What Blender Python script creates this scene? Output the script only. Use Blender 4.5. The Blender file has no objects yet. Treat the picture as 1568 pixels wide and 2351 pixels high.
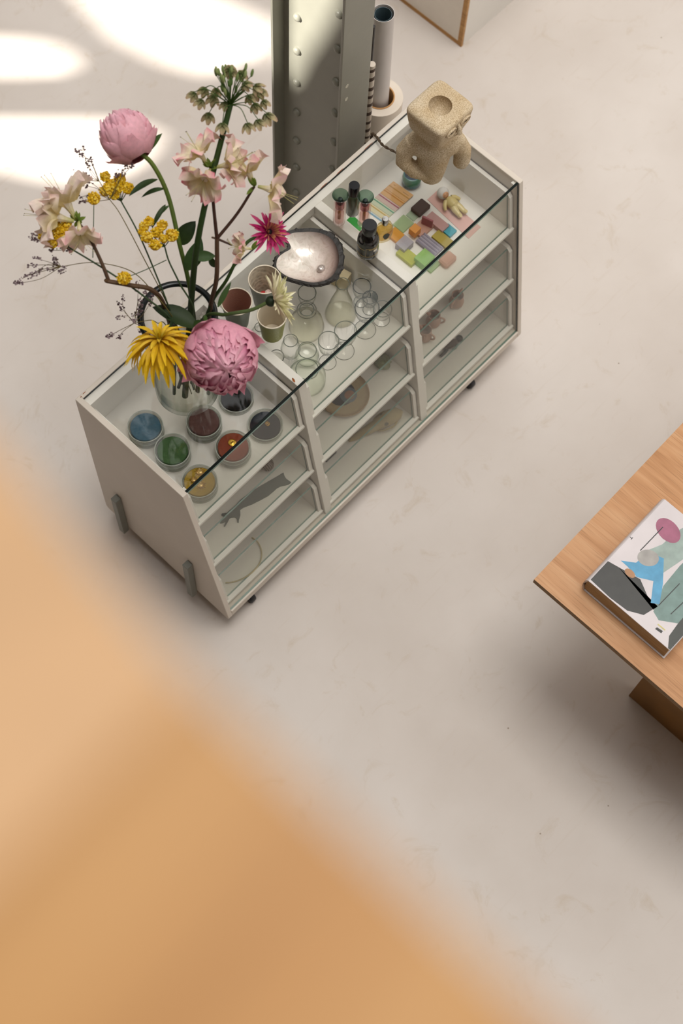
import bpy, bmesh, math, random
from mathutils import Vector, Matrix
R_ = random.Random(7)
PI = math.pi
sc = bpy.context.scene
COL = sc.collection

# ---------------------------------------------------------------- camera
F_PX, IW, IH = 3521.06, 1568.0, 2351.0
CAM = Vector((-0.8625, -1.5845, 4.2703))
YAW, PIT, ROL = -0.8961, 0.3823, 0.0854
ROT = (Matrix.Rotation(YAW, 3, 'Z') @ Matrix.Rotation(PIT, 3, 'X') @ Matrix.Rotation(ROL, 3, 'Z'))
cd = bpy.data.cameras.new('camera'); cam = bpy.data.objects.new('camera', cd); COL.objects.link(cam)
cam.matrix_world = Matrix.Translation(CAM) @ ROT.to_4x4()
cd.sensor_fit = 'VERTICAL'; cd.sensor_height = 36.0; cd.lens = F_PX / IH * 36.0
cd.clip_start = 0.02; cd.clip_end = 60
cd.dof.use_dof = True; cd.dof.focus_distance = 3.92; cd.dof.aperture_fstop = 3.2
sc.camera = cam

# ---------------------------------------------------------------- world, sun, added overhead fill, exposure
w = bpy.data.worlds.new('world'); sc.world = w; w.use_nodes = True
bg = w.node_tree.nodes['Background']; bg.inputs['Color'].default_value = (1.0, 0.975, 0.942, 1); bg.inputs['Strength'].default_value = 1.1
SUN_AZ, SUN_EL = math.radians(-25), math.radians(30)
SUNV = Vector((math.cos(SUN_EL)*math.cos(SUN_AZ), math.cos(SUN_EL)*math.sin(SUN_AZ), -math.sin(SUN_EL)))
sd = bpy.data.lights.new('sun', 'SUN'); sd.energy = 13.0; sd.angle = math.radians(0.7); sd.color = (1.0, 0.95, 0.87)
so = bpy.data.objects.new('sun', sd); COL.objects.link(so); so.rotation_euler = SUNV.to_track_quat('-Z', 'Y').to_euler(); so.location = (-6, -1, 6)
def area(name, loc, tgt, sx, sy, energy, color):
    d = bpy.data.lights.new(name, 'AREA'); d.shape = 'RECTANGLE'; d.size = sx; d.size_y = sy; d.energy = energy; d.color = color
    o = bpy.data.objects.new(name, d); COL.objects.link(o); o.location = loc
    o.rotation_euler = (Vector(tgt) - Vector(loc)).to_track_quat('-Z', 'Y').to_euler(); return o
area('overhead_fill', (1.6, -0.6, 15.0), (0.6, -0.7, 0.0), 6.0, 4.5, 900, (1.0, 0.97, 0.93))  # unseen area lamp added to fill the floor between cabinet and table
vs = sc.view_settings; vs.view_transform = 'Standard'; vs.look = 'None'; vs.gamma = 1.0; vs.exposure = 0.15; vs.use_curve_mapping = False
try:
    sc.cycles.transparent_max_bounces = 40
except Exception: pass

# ---------------------------------------------------------------- helpers
def ray(u, v):
    d = ROT @ Vector(((u-IW/2)/F_PX, -(v-IH/2)/F_PX, -1.0)); return d.normalized()
def at(u, v, z): d = ray(u, v); return CAM + d*((z-CAM.z)/d.z)
def aty(u, v, y): d = ray(u, v); return CAM + d*((y-CAM.y)/d.y)
def atx(u, v, x): d = ray(u, v); return CAM + d*((x-CAM.x)/d.x)
def atd(u, v, dist): return CAM + ray(u, v)*dist
def lin(c):
    if isinstance(c, str): c = [int(c[i:i+2], 16)/255 for i in (0, 2, 4)]
    return tuple((x/12.92 if x <= .04045 else ((x+.055)/1.055)**2.4) for x in c[:3])
def mix(a, b, t): return tuple(a[i]+(b[i]-a[i])*t for i in range(3))
MATS = {}
def nt(name):
    m = bpy.data.materials.new(name); m.use_nodes = True; t = m.node_tree; t.nodes.clear()
    o = t.nodes.new('ShaderNodeOutputMaterial'); MATS[name] = m; return m, t, o
def nd(t, typ, **kw):
    n = t.nodes.new(typ)
    for k, v in kw.items():
        if k in n.inputs: n.inputs[k].default_value = v
        else: setattr(n, k, v)
    return n
def ramp(t, fac, stops):
    r = t.nodes.new('ShaderNodeValToRGB'); t.links.new(fac, r.inputs[0])
    while len(r.color_ramp.elements) < len(stops): r.color_ramp.elements.new(0.5)
    for e, (p, c) in zip(r.color_ramp.elements, stops): e.position = p; e.color = (*c, 1)
    return r.outputs[0]
def coords(t, scale=(1,1,1), rot=(0,0,0), typ='Object'):
    tc = t.nodes.new('ShaderNodeTexCoord'); mp = t.nodes.new('ShaderNodeMapping')
    mp.inputs['Scale'].default_value = scale; mp.inputs['Rotation'].default_value = rot
    t.links.new(tc.outputs[typ], mp.inputs['Vector']); return mp.outputs[0]
def pmat(name, col, rough=.5, metal=0, var=.06, vscale=30, bump=0, bscale=200, spec=.5, coat=0, sss=0):
    if name in MATS: return MATS[name]
    m, t, o = nt(name); L = t.links.new; c = lin(col)
    b = nd(t, 'ShaderNodeBsdfPrincipled', Roughness=rough, Metallic=metal)
    b.inputs['Specular IOR Level'].default_value = spec; b.inputs['Coat Weight'].default_value = coat
    L(b.outputs[0], o.inputs[0]); v = coords(t)
    n = nd(t, 'ShaderNodeTexNoise', Scale=vscale, Detail=4); L(v, n.inputs['Vector'])
    L(ramp(t, n.outputs['Fac'], [(.3, tuple(x*(1-var) for x in c)), (.7, tuple(min(1, x*(1+var)) for x in c))]), b.inputs['Base Color'])
    if bump:
        n2 = nd(t, 'ShaderNodeTexNoise', Scale=bscale, Detail=3); L(v, n2.inputs['Vector'])
        bp = nd(t, 'ShaderNodeBump', Strength=bump, Distance=.002); L(n2.outputs['Fac'], bp.inputs['Height']); L(bp.outputs[0], b.inputs['Normal'])
    return m
def glassm(name, tint='ffffff', edge='8f968c', refl=.05, grazing=.55, rough=.0, dens=2.2):
    """thin clear glass: tinted see-through with a gloss that grows at grazing angles"""
    if name in MATS: return MATS[name]
    m, t, o = nt(name); L = t.links.new
    lw = nd(t, 'ShaderNodeLayerWeight', Blend=.5)
    pw = nd(t, 'ShaderNodeMath', operation='POWER'); pw.inputs[1].default_value = 4.0; L(lw.outputs['Facing'], pw.inputs[0])
    ma = nd(t, 'ShaderNodeMath', operation='MULTIPLY_ADD'); ma.inputs[1].default_value = grazing; ma.inputs[2].default_value = refl; L(pw.outputs[0], ma.inputs[0])
    pe = nd(t, 'ShaderNodeMath', operation='POWER'); pe.inputs[1].default_value = dens; L(lw.outputs['Facing'], pe.inputs[0])
    c = ramp(t, pe.outputs[0], [(0, lin(tint)), (1, lin(edge))])
    tr = nd(t, 'ShaderNodeBsdfTransparent'); L(c, tr.inputs[0])
    gl = nd(t, 'ShaderNodeBsdfGlossy', Roughness=rough)
    mx = t.nodes.new('ShaderNodeMixShader'); L(ma.outputs[0], mx.inputs[0]); L(tr.outputs[0], mx.inputs[1]); L(gl.outputs[0], mx.inputs[2])
    L(mx.outputs[0], o.inputs[0]); return m
def acrylic(name, col, opac=.55, rough=.3):
    """tinted frosted acrylic: part diffuse colour, part coloured see-through"""
    if name in MATS: return MATS[name]
    m, t, o = nt(name); L = t.links.new; c = lin(col)
    tr = nd(t, 'ShaderNodeBsdfTransparent'); tr.inputs[0].default_value = (*[x**.5 for x in c], 1)
    b = nd(t, 'ShaderNodeBsdfPrincipled', Roughness=rough); b.inputs['Base Color'].default_value = (*c, 1)
    mx = t.nodes.new('ShaderNodeMixShader'); mx.inputs[0].default_value = opac
    L(tr.outputs[0], mx.inputs[1]); L(b.outputs[0], mx.inputs[2]); L(mx.outputs[0], o.inputs[0]); return m
def flora(name='flora', rough=.55, transl=.25):
    if name in MATS: return MATS[name]
    m, t, o = nt(name); L = t.links.new
    a = nd(t, 'ShaderNodeAttribute', attribute_name='Col')
    n = nd(t, 'ShaderNodeTexNoise', Scale=140, Detail=3); L(coords(t), n.inputs['Vector'])
    hs = nd(t, 'ShaderNodeHueSaturation'); L(a.outputs['Color'], hs.inputs['Color'])
    mr = nd(t, 'ShaderNodeMapRange'); mr.inputs[3].default_value = .82; mr.inputs[4].default_value = 1.18; L(n.outputs['Fac'], mr.inputs[0]); L(mr.outputs[0], hs.inputs['Value'])
    b = nd(t, 'ShaderNodeBsdfPrincipled', Roughness=rough); b.inputs['Specular IOR Level'].default_value = .3; L(hs.outputs[0], b.inputs['Base Color'])
    tl = nd(t, 'ShaderNodeBsdfTranslucent'); L(hs.outputs[0], tl.inputs[0])
    mx = t.nodes.new('ShaderNodeMixShader'); mx.inputs[0].default_value = transl; L(b.outputs[0], mx.inputs[1]); L(tl.outputs[0], mx.inputs[2]); L(mx.outputs[0], o.inputs[0]); return m

class MB:
    def __init__(s): s.v, s.f, s.c, s.m = [], [], [], []
    def add(s, vs, fs, col=None, mi=0):
        k = len(s.v); s.v += [tuple(p) for p in vs]; s.f += [tuple(i+k for i in f) for f in fs]; s.m += [mi]*len(fs)
        if col is None: col = (1, 1, 1)
        s.c += (list(col) if isinstance(col, list) else [col]*len(vs)); return s
    def box(s, x0, x1, y0, y1, z0, z1, mi=0, col=None):
        P = [(x, y, z) for z in (z0, z1) for y in (y0, y1) for x in (x0, x1)]
        return s.add(P, [(0,2,3,1), (4,5,7,6), (0,1,5,4), (2,6,7,3), (0,4,6,2), (1,3,7,5)], col, mi)
    def obox(s, c, ax, ay, az, hx, hy, hz, mi=0, col=None):
        c = Vector(c); P = [c+ax*(hx*a)+ay*(hy*b)+az*(hz*d) for d in (-1, 1) for b in (-1, 1) for a in (-1, 1)]
        return s.add(P, [(0,2,3,1), (4,5,7,6), (0,1,5,4), (2,6,7,3), (0,4,6,2), (1,3,7,5)], col, mi)
    def prism(s, poly, z0, z1, mi=0, col=None):
        n = len(poly); P = [(x, y, z0) for x, y in poly]+[(x, y, z1) for x, y in poly]
        return s.add(P, [tuple(range(n-1, -1, -1)), tuple(range(n, 2*n))]+[(i, (i+1) % n, n+(i+1) % n, n+i) for i in range(n)], col, mi)
    def prismx(s, polyyz, x0, x1, mi=0):
        n = len(polyyz); P = [(x0, y, z) for y, z in polyyz]+[(x1, y, z) for y, z in polyyz]
        return s.add(P, [tuple(range(n-1, -1, -1)), tuple(range(n, 2*n))]+[(i, (i+1) % n, n+(i+1) % n, n+i) for i in range(n)], None, mi)
    def lathe(s, prof, c, seg=32, mi=0, cols=None, ax=None, closed=False):
        c = Vector(c); A = Vector(ax).normalized() if ax is not None else Vector((0, 0, 1))
        X = A.orthogonal().normalized() if ax is not None else Vector((1, 0, 0)); Y = A.cross(X)
        vs, cs, fs = [], [], []; n = len(prof)
        for i, (r, z) in enumerate(prof):
            for k in range(seg):
                a = 2*PI*k/seg; vs.append(c+X*(r*math.cos(a))+Y*(r*math.sin(a))+A*z)
                cs.append(cols[i] if cols else (1, 1, 1))
        for i in range(n-1+(1 if closed else 0)):
            j = (i+1) % n
            for k in range(seg):
                k2 = (k+1) % seg; fs.append((i*seg+k, i*seg+k2, j*seg+k2, j*seg+k))
        if not closed:
            if prof[0][0] > 1e-5: fs.append(tuple(range(seg-1, -1, -1)))
            if prof[-1][0] > 1e-5: fs.append(tuple((n-1)*seg+k for k in range(seg)))
        return s.add(vs, fs, cs, mi)
    def tube(s, pts, r, seg=6, mi=0, col=None, cols=None):
        pts = [Vector(p) for p in pts]; n = len(pts); rs = r if isinstance(r, (list, tuple)) else [r]*n
        vs, cs, fs = [], [], []; up = None
        for i, p in enumerate(pts):
            d = (pts[min(i+1, n-1)]-pts[max(i-1, 0)]).normalized()
            if up is None: up = d.orthogonal().normalized()
            up = (up-d*up.dot(d)); up = up.normalized() if up.length > 1e-6 else d.orthogonal().normalized(); sd_ = d.cross(up)
            for k in range(seg):
                a = 2*PI*k/seg; vs.append(p+up*(rs[i]*math.cos(a))+sd_*(rs[i]*math.sin(a))); cs.append(cols[i] if cols else (col or (1, 1, 1)))
        for i in range(n-1):
            for k in range(seg):
                k2 = (k+1) % seg; fs.append((i*seg+k, i*seg+k2, (i+1)*seg+k2, (i+1)*seg+k))
        fs += [tuple(range(seg-1, -1, -1)), tuple((n-1)*seg+k for k in range(seg))]
        return s.add(vs, fs, cs, mi)
    def blob(s, c, r, seg=10, rings=6, mi=0, col=None, axes=None):
        c = Vector(c); r = r if isinstance(r, (tuple, list)) else (r, r, r)
        X, Y, Z = axes or (Vector((1,0,0)), Vector((0,1,0)), Vector((0,0,1)))
        vs, fs = [c-Z*r[2]], []
        for i in range(1, rings):
            t = PI*i/rings
            for k in range(seg):
                a = 2*PI*k/seg; vs.append(c+X*(r[0]*math.sin(t)*math.cos(a))+Y*(r[1]*math.sin(t)*math.sin(a))-Z*(r[2]*math.cos(t)))
        vs.append(c+Z*r[2]); e = len(vs)-1
        for k in range(seg):
            k2 = (k+1) % seg; fs.append((0, 1+k2, 1+k)); fs.append((e, e-seg+k, e-seg+k2))
            for i in range(rings-2): a = 1+i*seg; fs.append((a+k, a+k2, a+seg+k2, a+seg+k))
        return s.add(vs, fs, col, mi)
    def octa(s, c, r, col=None):
        c = Vector(c); return s.add([c+Vector(d)*r for d in ((1,0,0),(0,1,0),(-1,0,0),(0,-1,0),(0,0,1),(0,0,-1))],
            [(0,1,4),(1,2,4),(2,3,4),(3,0,4),(1,0,5),(2,1,5),(3,2,5),(0,3,5)], col)
    def build(s, name, mat, parent=None, smooth=True, bevel=0, bseg=2, label=None, cat=None, group=None, kind=None, rim=False):
        V = [Vector(p) for p in s.v]
        if parent is not None: P = wpos(parent)
        else:
            lo = [min(p[i] for p in V) for i in range(3)]; hi = [max(p[i] for p in V) for i in range(3)]
            P = Vector(((lo[0]+hi[0])/2, (lo[1]+hi[1])/2, lo[2]))
        me = bpy.data.meshes.new(name); me.from_pydata([p-P for p in V], [], s.f)
        for mm in (mat if isinstance(mat, (list, tuple)) else [mat]): me.materials.append(mm)
        for p_, mi in zip(me.polygons, s.m): p_.material_index = mi
        if any(c != (1, 1, 1) for c in s.c):
            ca = me.color_attributes.new('Col', 'FLOAT_COLOR', 'POINT')
            ca.data.foreach_set('color', [x for c in s.c for x in (*c, 1.0)])
        if bevel:
            bm = bmesh.new(); bm.from_mesh(me); bmesh.ops.bevel(bm, geom=bm.edges[:], offset=bevel, segments=bseg, profile=.6, affect='EDGES', clamp_overlap=True); bm.to_mesh(me); bm.free()
        me.update()
        if smooth:
            me.polygons.foreach_set('use_smooth', [True]*len(me.polygons))
            try: me.set_sharp_from_angle(angle=math.radians(40))
            except Exception: pass
        o = bpy.data.objects.new(name, me); COL.objects.link(o)
        if parent is not None: o.parent = parent
        else: o.location = P
        tag(o, label, cat, group, kind); return o
def wpos(o):
    p = Vector(o.location)
    while o.parent: o = o.parent; p += Vector(o.location)
    return p
def tag(o, label=None, cat=None, group=None, kind=None):
    if label: o['label'] = label
    if cat: o['category'] = cat
    if group: o['group'] = group
    if kind: o['kind'] = kind
    return o
def thing(name, loc, label, cat, group=None):
    o = bpy.data.objects.new(name, None); COL.objects.link(o); o.location = loc; o.empty_display_size = .03
    return tag(o, label, cat, group)

# ---------------------------------------------------------------- materials of the place
def floor_mat():
    m, t, o = nt('floor_screed'); L = t.links.new; v = coords(t)
    b = nd(t, 'ShaderNodeBsdfPrincipled', Roughness=.5); b.inputs['Specular IOR Level'].default_value = .35; L(b.outputs[0], o.inputs[0])
    n1 = nd(t, 'ShaderNodeTexNoise', Scale=1.7, Detail=5, Roughness=.55); L(v, n1.inputs['Vector'])
    c1 = ramp(t, n1.outputs['Fac'], [(.3, lin('c5bbb2')), (.7, lin('d3cbc4'))])
    n2 = nd(t, 'ShaderNodeTexNoise', Scale=9, Detail=8, Roughness=.7, Distortion=1.2); L(v, n2.inputs['Vector'])
    f2 = ramp(t, n2.outputs['Fac'], [(.57, (0, 0, 0)), (.72, (.5, .5, .5))])
    mx = nd(t, 'ShaderNodeMix', data_type='RGBA'); L(f2, mx.inputs[0]); L(c1, mx.inputs[6]); mx.inputs[7].default_value = (*lin('b9a893'), 1)
    v2 = coords(t, (2.2, 26, 1), (0, 0, .6)); n3 = nd(t, 'ShaderNodeTexNoise', Scale=2.2, Detail=4); L(v2, n3.inputs['Vector'])
    f3 = ramp(t, n3.outputs['Fac'], [(.62, (0, 0, 0)), (.76, (.3, .3, .3))])
    m3 = nd(t, 'ShaderNodeMix', data_type='RGBA'); L(f3, m3.inputs[0]); L(mx.outputs[2], m3.inputs[6]); m3.inputs[7].default_value = (*lin('bfb1a3'), 1)
    n4 = nd(t, 'ShaderNodeTexVoronoi', Scale=7); n4.inputs['Randomness'].default_value = 1; L(v, n4.inputs['Vector'])
    f4 = ramp(t, n4.outputs['Distance'], [(.012, (1, 1, 1)), (.02, (0, 0, 0))])
    m4 = nd(t, 'ShaderNodeMix', data_type='RGBA'); L(f4, m4.inputs[0]); L(m3.outputs[2], m4.inputs[6]); m4.inputs[7].default_value = (*lin('8d7d6c'), 1)
    L(m4.outputs[2], b.inputs['Base Color'])
    bp = nd(t, 'ShaderNodeBump', Strength=.08, Distance=.01); L(n2.outputs['Fac'], bp.inputs['Height']); L(bp.outputs[0], b.inputs['Normal']); return m
def wood_mat(name, c0, c1, c2, axis='X', scale=1.0, rough=.45):
    m, t, o = nt(name); L = t.links.new
    b = nd(t, 'ShaderNodeBsdfPrincipled', Roughness=rough); b.inputs['Specular IOR Level'].default_value = .35; L(b.outputs[0], o.inputs[0])
    sv = (1.2*scale, 16*scale, 16*scale) if axis == 'X' else (16*scale, 1.2*scale, 16*scale)
    n0 = nd(t, 'ShaderNodeTexNoise', Scale=2.4, Detail=5, Distortion=.6); L(coords(t, sv), n0.inputs['Vector'])
    c = ramp(t, n0.outputs['Fac'], [(.28, lin(c0)), (.5, lin(c1)), (.75, lin(c2))])
    sv2 = (9*scale, 420*scale, 420*scale) if axis == 'X' else (420*scale, 9*scale, 420*scale)
    n1 = nd(t, 'ShaderNodeTexNoise', Scale=1.0, Detail=2); L(coords(t, sv2), n1.inputs['Vector'])
    f = ramp(t, n1.outputs['Fac'], [(.56, (0, 0, 0)), (.7, (.45, .45, .45))])
    mx = nd(t, 'ShaderNodeMix', data_type='RGBA'); L(f, mx.inputs[0]); L(c, mx.inputs[6]); mx.inputs[7].default_value = (*[x*.55 for x in lin(c0)], 1)
    L(mx.outputs[2], b.inputs['Base Color']); return m
M_floor = floor_mat()
M_white = pmat('white_paint', 'e1ddd6', .45, var=.03, vscale=6, spec=.4)
M_shell = pmat('cabinet_paint', 'd0c6b9', .45, var=.03, vscale=5, spec=.4)
M_wall = pmat('wall_plaster', '75685a', .8, var=.03, vscale=2)
M_steel = pmat('grey_green_paint', '8b8a7e', .38, var=.05, vscale=8, bump=.12, bscale=60, spec=.5)
M_post = pmat('grey_post_paint', '83847c', .5, var=.05)
M_black = pmat('black_rubber', '16161a', .45)
M_blackplastic = pmat('black_plastic', '0b0b10', .25, spec=.5)
M_glass = glassm('pane_glass', 'fefefd', 'f3f4f0', .03, .28)
M_edge = pmat('glass_edge_green', '06120e', .55, var=.3, vscale=40, spec=.12)
M_edge2 = pmat('glass_edge_pale', '4f6b5d', .3, var=.15, vscale=40, spec=.4)
M_brass = pmat('gold_metal', 'c9a046', .25, metal=1, var=.1)
M_gloss_glass = glassm('clear_glassware', 'ffffff', 'b4b8ae', .03, .5, dens=7)
M_ply = wood_mat('ply_face', 'a87649', 'bb8a5e', 'c89c72', 'Y', 1.0)
M_plyedge = wood_mat('ply_edge', '6b4c2e', '8a6842', 'a58156', 'Y', 3.0, .6)
M_oak = wood_mat('oak_trim', '9a6c35', 'b58549', 'c69a60', 'Y', 2.0)

# ---------------------------------------------------------------- structure
FZ = -.055                                   # floor level (the cabinet frame starts 2 cm above z = 0)
b = MB(); b.box(-5, 6, -6, 6, FZ-.05, FZ)
fl = b.build('floor', M_floor, smooth=False, kind='structure')

# unseen sun mask: added wall with holes shaped to cast the sun patches
XW = -4.0
def to_wall(P): return P - SUNV*((P.x-XW)/SUNV.x)
patches = [
 [(-60,78),(60,84),(130,100),(172,126),(184,152),(160,176),(60,181),(-60,182)],
 [(-60,266),(180,268),(300,272),(372,306),(350,360),(290,405),(215,432),(120,424),(-60,384)],
 [(150,-30),(420,-40),(520,4),(640,58),(640,172),(578,121),(540,162),(478,178),(380,152),(262,92)]]
holes = [[(q.y, q.z) for q in (to_wall(at(u, v, FZ)) for u, v in P)] for P in patches]
XWEB = 1.114
colp = [(662,-60),(800,-60),(786,20),(760,70),(722,128),(694,186),(662,204)]
holes.append([(q.y, q.z) for q in (to_wall(atx(u, v, XWEB)) for u, v in colp)])
def wall_with_holes(name, x, y0, y1, z0, z1, holes, thick, mat):
    bm = bmesh.new(); edges = []
    for loop in [[(y0, z0), (y1, z0), (y1, z1), (y0, z1)]]+holes:
        vs = [bm.verts.new((0, y, z)) for y, z in loop]
        edges += [bm.edges.new((vs[i], vs[(i+1) % len(vs)])) for i in range(len(vs))]
    bmesh.ops.triangle_fill(bm, edges=edges, use_beauty=True)
    me = bpy.data.meshes.new(name); bm.to_mesh(me); bm.free(); me.materials.append(mat)
    o = bpy.data.objects.new(name, me); COL.objects.link(o); o.location = (x, 0, 0)
    md = o.modifiers.new('thickness', 'SOLIDIFY'); md.thickness = thick; md.offset = 0
    return tag(o, kind='structure')
wall_with_holes('sun_mask_wall', XW, -6, 6, FZ, 6.5, holes, .03, M_wall)
b = MB(); b.box(-4, -1.2, -6, 6, 6.5, 6.6); b.build('sky_block_roof', M_wall, smooth=False, kind='structure')   # unseen roof piece added to keep sky light off the cabinet's left end
b = MB(); b.box(-4, 6, 6, 6.1, FZ, 6.5); b.build('sky_block_back', M_wall, smooth=False, kind='structure')  # unseen wall added to stop sky light coming in at the open end
b = MB(); b.box(6, 6.1, -6, 6, FZ, 3.6); b.build('sky_block_right', M_wall, smooth=False, kind='structure')  # low unseen wall added to cut sky light near the horizon
b = MB(); b.box(-4, 1.5, -6.1, -6, FZ, 6.5); b.build('sky_block_front', M_wall, smooth=False, kind='structure')  # unseen wall added as a light stop, its width set for the shading
b = MB(); b.box(-4, -1.4, -6, -.3, 2.55, 2.8); b.build('floor_gallery', pmat('gallery_plaster', 'b0a596', .8), smooth=False, kind='structure')   # underside of the gallery the picture is taken from

# ---------------------------------------------------------------- display cabinet
L_, DT, DB, ZT, ZB = 1.3, .3885, .5143, .7426, .0204
SL = (DB-DT)/(ZT-ZB)
def yf(z, off=0.): return -DT-SL*(ZT-z)+off*math.sqrt(1+SL*SL)   # slanted front plane
ZF = [.545, .311, .078]
cab = thing('display_cabinet', (L_/2, -.25, FZ), 'long white painted display cabinet with sloping glass front and glass top', 'cabinet')
for x0 in (0, L_-.016):
    b = MB(); r = .014
    b.prismx([(0, ZB+r), (-r*.3, ZB+r*.3), (-r, ZB), (-DB+r, ZB), (-DB+r*.2, ZB+r*.3), (yf(ZB+r), ZB+r), (-DT, ZT), (0, ZT)], x0, x0+.016)
    b.build('end_panel', M_shell, cab, smooth=False, bevel=.0012, bseg=1)
b = MB(); b.box(.016, L_-.016, -DB+.004, -.002, ZB, .0565); bp_ = b.build('bottom_panel', M_shell, cab, smooth=False, bevel=.001, bseg=1)
b = MB(); b.box(.016, L_-.016, -.0125, 0, .698, ZT); b.build('back_rim', M_shell, cab, smooth=False, bevel=.001, bseg=1)
b = MB(); b.box(.016, L_-.016, -.036, -.0125, .700, ZT-.0092); b.build('back_rail', M_white, cab, smooth=False, bevel=.0008, bseg=1)
DIV = [(.423, .449), (.845, .872)]
for x0, x1 in DIV:
    b = MB(); b.prismx([(-.036, .0565), (yf(.0565, .010), .0565), (yf(ZT-.0092, .010), ZT-.0092), (-.036, ZT-.0092)], x0, x1)
    b.build('divider', M_white, cab, smooth=False, bevel=.001, bseg=1)
def pane(name, parent, quad, th, n, edge=M_edge, label=None, foot=None):
    """glass sheet: quad = 4 corners of one face, thickness along n; faces clear, edges green"""
    n = Vector(n).normalized(); A = [Vector(q) for q in quad]; B = [q+n*th for q in A]
    b = MB(); b.add(A+B, [(3,2,1,0), (4,5,6,7)], None, 0); b.f += [(i, (i+1) % 4, 4+(i+1) % 4, 4+i) for i in range(4)]; b.m += [2 if foot else 1, 1, 1, 1]
    return b.build(name, [M_glass, edge, foot or edge], parent, smooth=False, label=label)
tg = pane('top_glass', cab, [(.0125, -DT+.0092, ZT-.0082), (L_-.0125, -DT+.0092, ZT-.0082), (L_-.0125, -.0135, ZT-.0082), (.0125, -.0135, ZT-.0082)], .008, (0, 0, 1))
zg0, zg1 = .0575, ZT-.0003
pane('front_glass', cab, [(.0165, yf(zg0, .0085), zg0), (L_-.0165, yf(zg0, .0085), zg0), (L_-.0165, yf(zg1, .0085), zg1), (.0165, yf(zg1, .0085), zg1)], .0065, (0, -1, -SL), M_edge, foot=M_edge2)
XS = [(.0165, .4225), (.4495, .8445), (.8725, L_-.0165)]
TOPZ = [.688, .452, .219]
for lv in range(3):
    z = ZF[lv]; yfr = yf(z, .0275)
    for ci, (x0, x1) in enumerate(XS):
        d = MB(); xi0, xi1 = x0+.003, x1-.003
        yb = -.007 if lv == 0 else -.02
        d.box(xi0, xi1, yf(z, .0145), yb+.012, z-.010, z)              # floor with the front ledge
        d.box(xi0, xi1, yb, yb+.013, z-.010, TOPZ[lv])                  # back
        for xs in ((xi0, xi0+.012), (xi1-.012, xi1)):
            d.prismx([(yb, z), (yf(z, .021), z), (yf(TOPZ[lv]-.012, .021), TOPZ[lv]-.012), (yf(TOPZ[lv], .031), TOPZ[lv]), (yb, TOPZ[lv])], *xs)
        dr = d.build('drawer', M_white, cab, smooth=False)
        gz = TOPZ[lv]-.003; yg0, yg1 = yf(z, .028), yf(gz, .028)
        pane('drawer_glass', dr, [(xi0+.013, yg0, z+.0005), (xi1-.013, yg0, z+.0005), (xi1-.013, yg1, gz), (xi0+.013, yg1, gz)], .004, (0, 1, SL), M_edge2)
for y1 in (-.0749, -.3616):
    b = MB(); b.box(-.0215, -.0008, y1-.0213, y1, .0, .2435); b.build('leg_post', M_post, cab, smooth=False, bevel=.0012, bseg=1, label='short grey square post against the end panel')
for u, v in ((580, 1376), (1082, 882)):
    q = at(u, v, FZ+.022); b = MB(); b.lathe([(0, -.011), (.019, -.011), (.0215, -.008), (.0215, .008), (.019, .011), (0, .011)], (q.x, max(q.y, -.49), FZ+.0216), 20, ax=(1, 0, 0)); b.box(q.x-.014, q.x+.014, max(q.y, -.49)-.012, max(q.y, -.49)+.012, FZ+.044, ZB-.0003); b.build('caster', M_black, cab, label='small black caster wheel')
for x in (.0125, L_-.0125-.012):
    b = MB(); b.box(x, x+.012, -DT+.012, -DT+.022, ZT-.0150, ZT-.0090); b.build('glass_clip', M_white, cab, smooth=False)
for (u, v, l) in ((193, 902, .012), (186, 911, .006), (752, 433, .03), (786, 398, .03), (845, 336, .04)):
    q = at(u, v, ZT+.0003); b = MB(); y0 = min(max(q.y, -.0118), -.003)
    b.prism([(q.x-l/2, y0-.0008), (q.x-l*.1, y0-.0011), (q.x+l/2, y0-.0004), (q.x+l*.3, y0+.0011), (q.x-l*.25, y0+.0008)], ZT-.0004, ZT+.0003)
    b.build('paint_chip', pmat('bare_wood', '8a4a26', .7), cab, smooth=False, label='brown chip where the white paint has worn off')

# ---------------------------------------------------------------- riveted steel column
XM, YN, YFAR, FW = 1.064, .08, .3303, .115
stc = thing('steel_column', (1.12, .2, FZ), 'grey riveted steel column standing behind the display cabinet', 'column')
b = MB(); b.box(1.106, 1.126, YN+.008, YFAR, FZ, 3.4); b.build('web', M_steel, stc, smooth=False)
for y0 in (YN, YFAR):
    b = MB(); b.box(XM, XM+FW, y0, y0+.0085, FZ, 3.4); b.build('flange', M_steel, stc, smooth=False, bevel=.0015)
rv = None
for y in (.1335, .279):
    for k in range(-1, 12):
        z = .0535+.1358*(k+1)+.001
        if rv is None:
            bb = MB(); bb.lathe([(.0135, 0), (.0132, .003), (.0115, .0065), (.0075, .0092), (0, .0105)], (1.106, y, z), 14, ax=(-1, 0, 0)); rv = bb.build('rivet', M_steel, stc); rv_o = (y, z)
        else:
            o = rv.copy(); COL.objects.link(o); o.parent = stc; o.location = (0, y-rv_o[0], z-rv_o[1])
for z in (.918, .8626):
    b = MB(); b.lathe([(.0065, 0), (.0065, .0006), (.0045, .0008), (.0042, -.003), (0, -.003)], (1.0868, YN-.0004, z), 14, ax=(0, -1, 0)); b.build('screw_hole', pmat('hole_rim', 'c9c4b4', .5), stc)
X_, Y_, Z_ = Vector((1,0,0)), Vector((0,1,0)), Vector((0,0,1))
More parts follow.
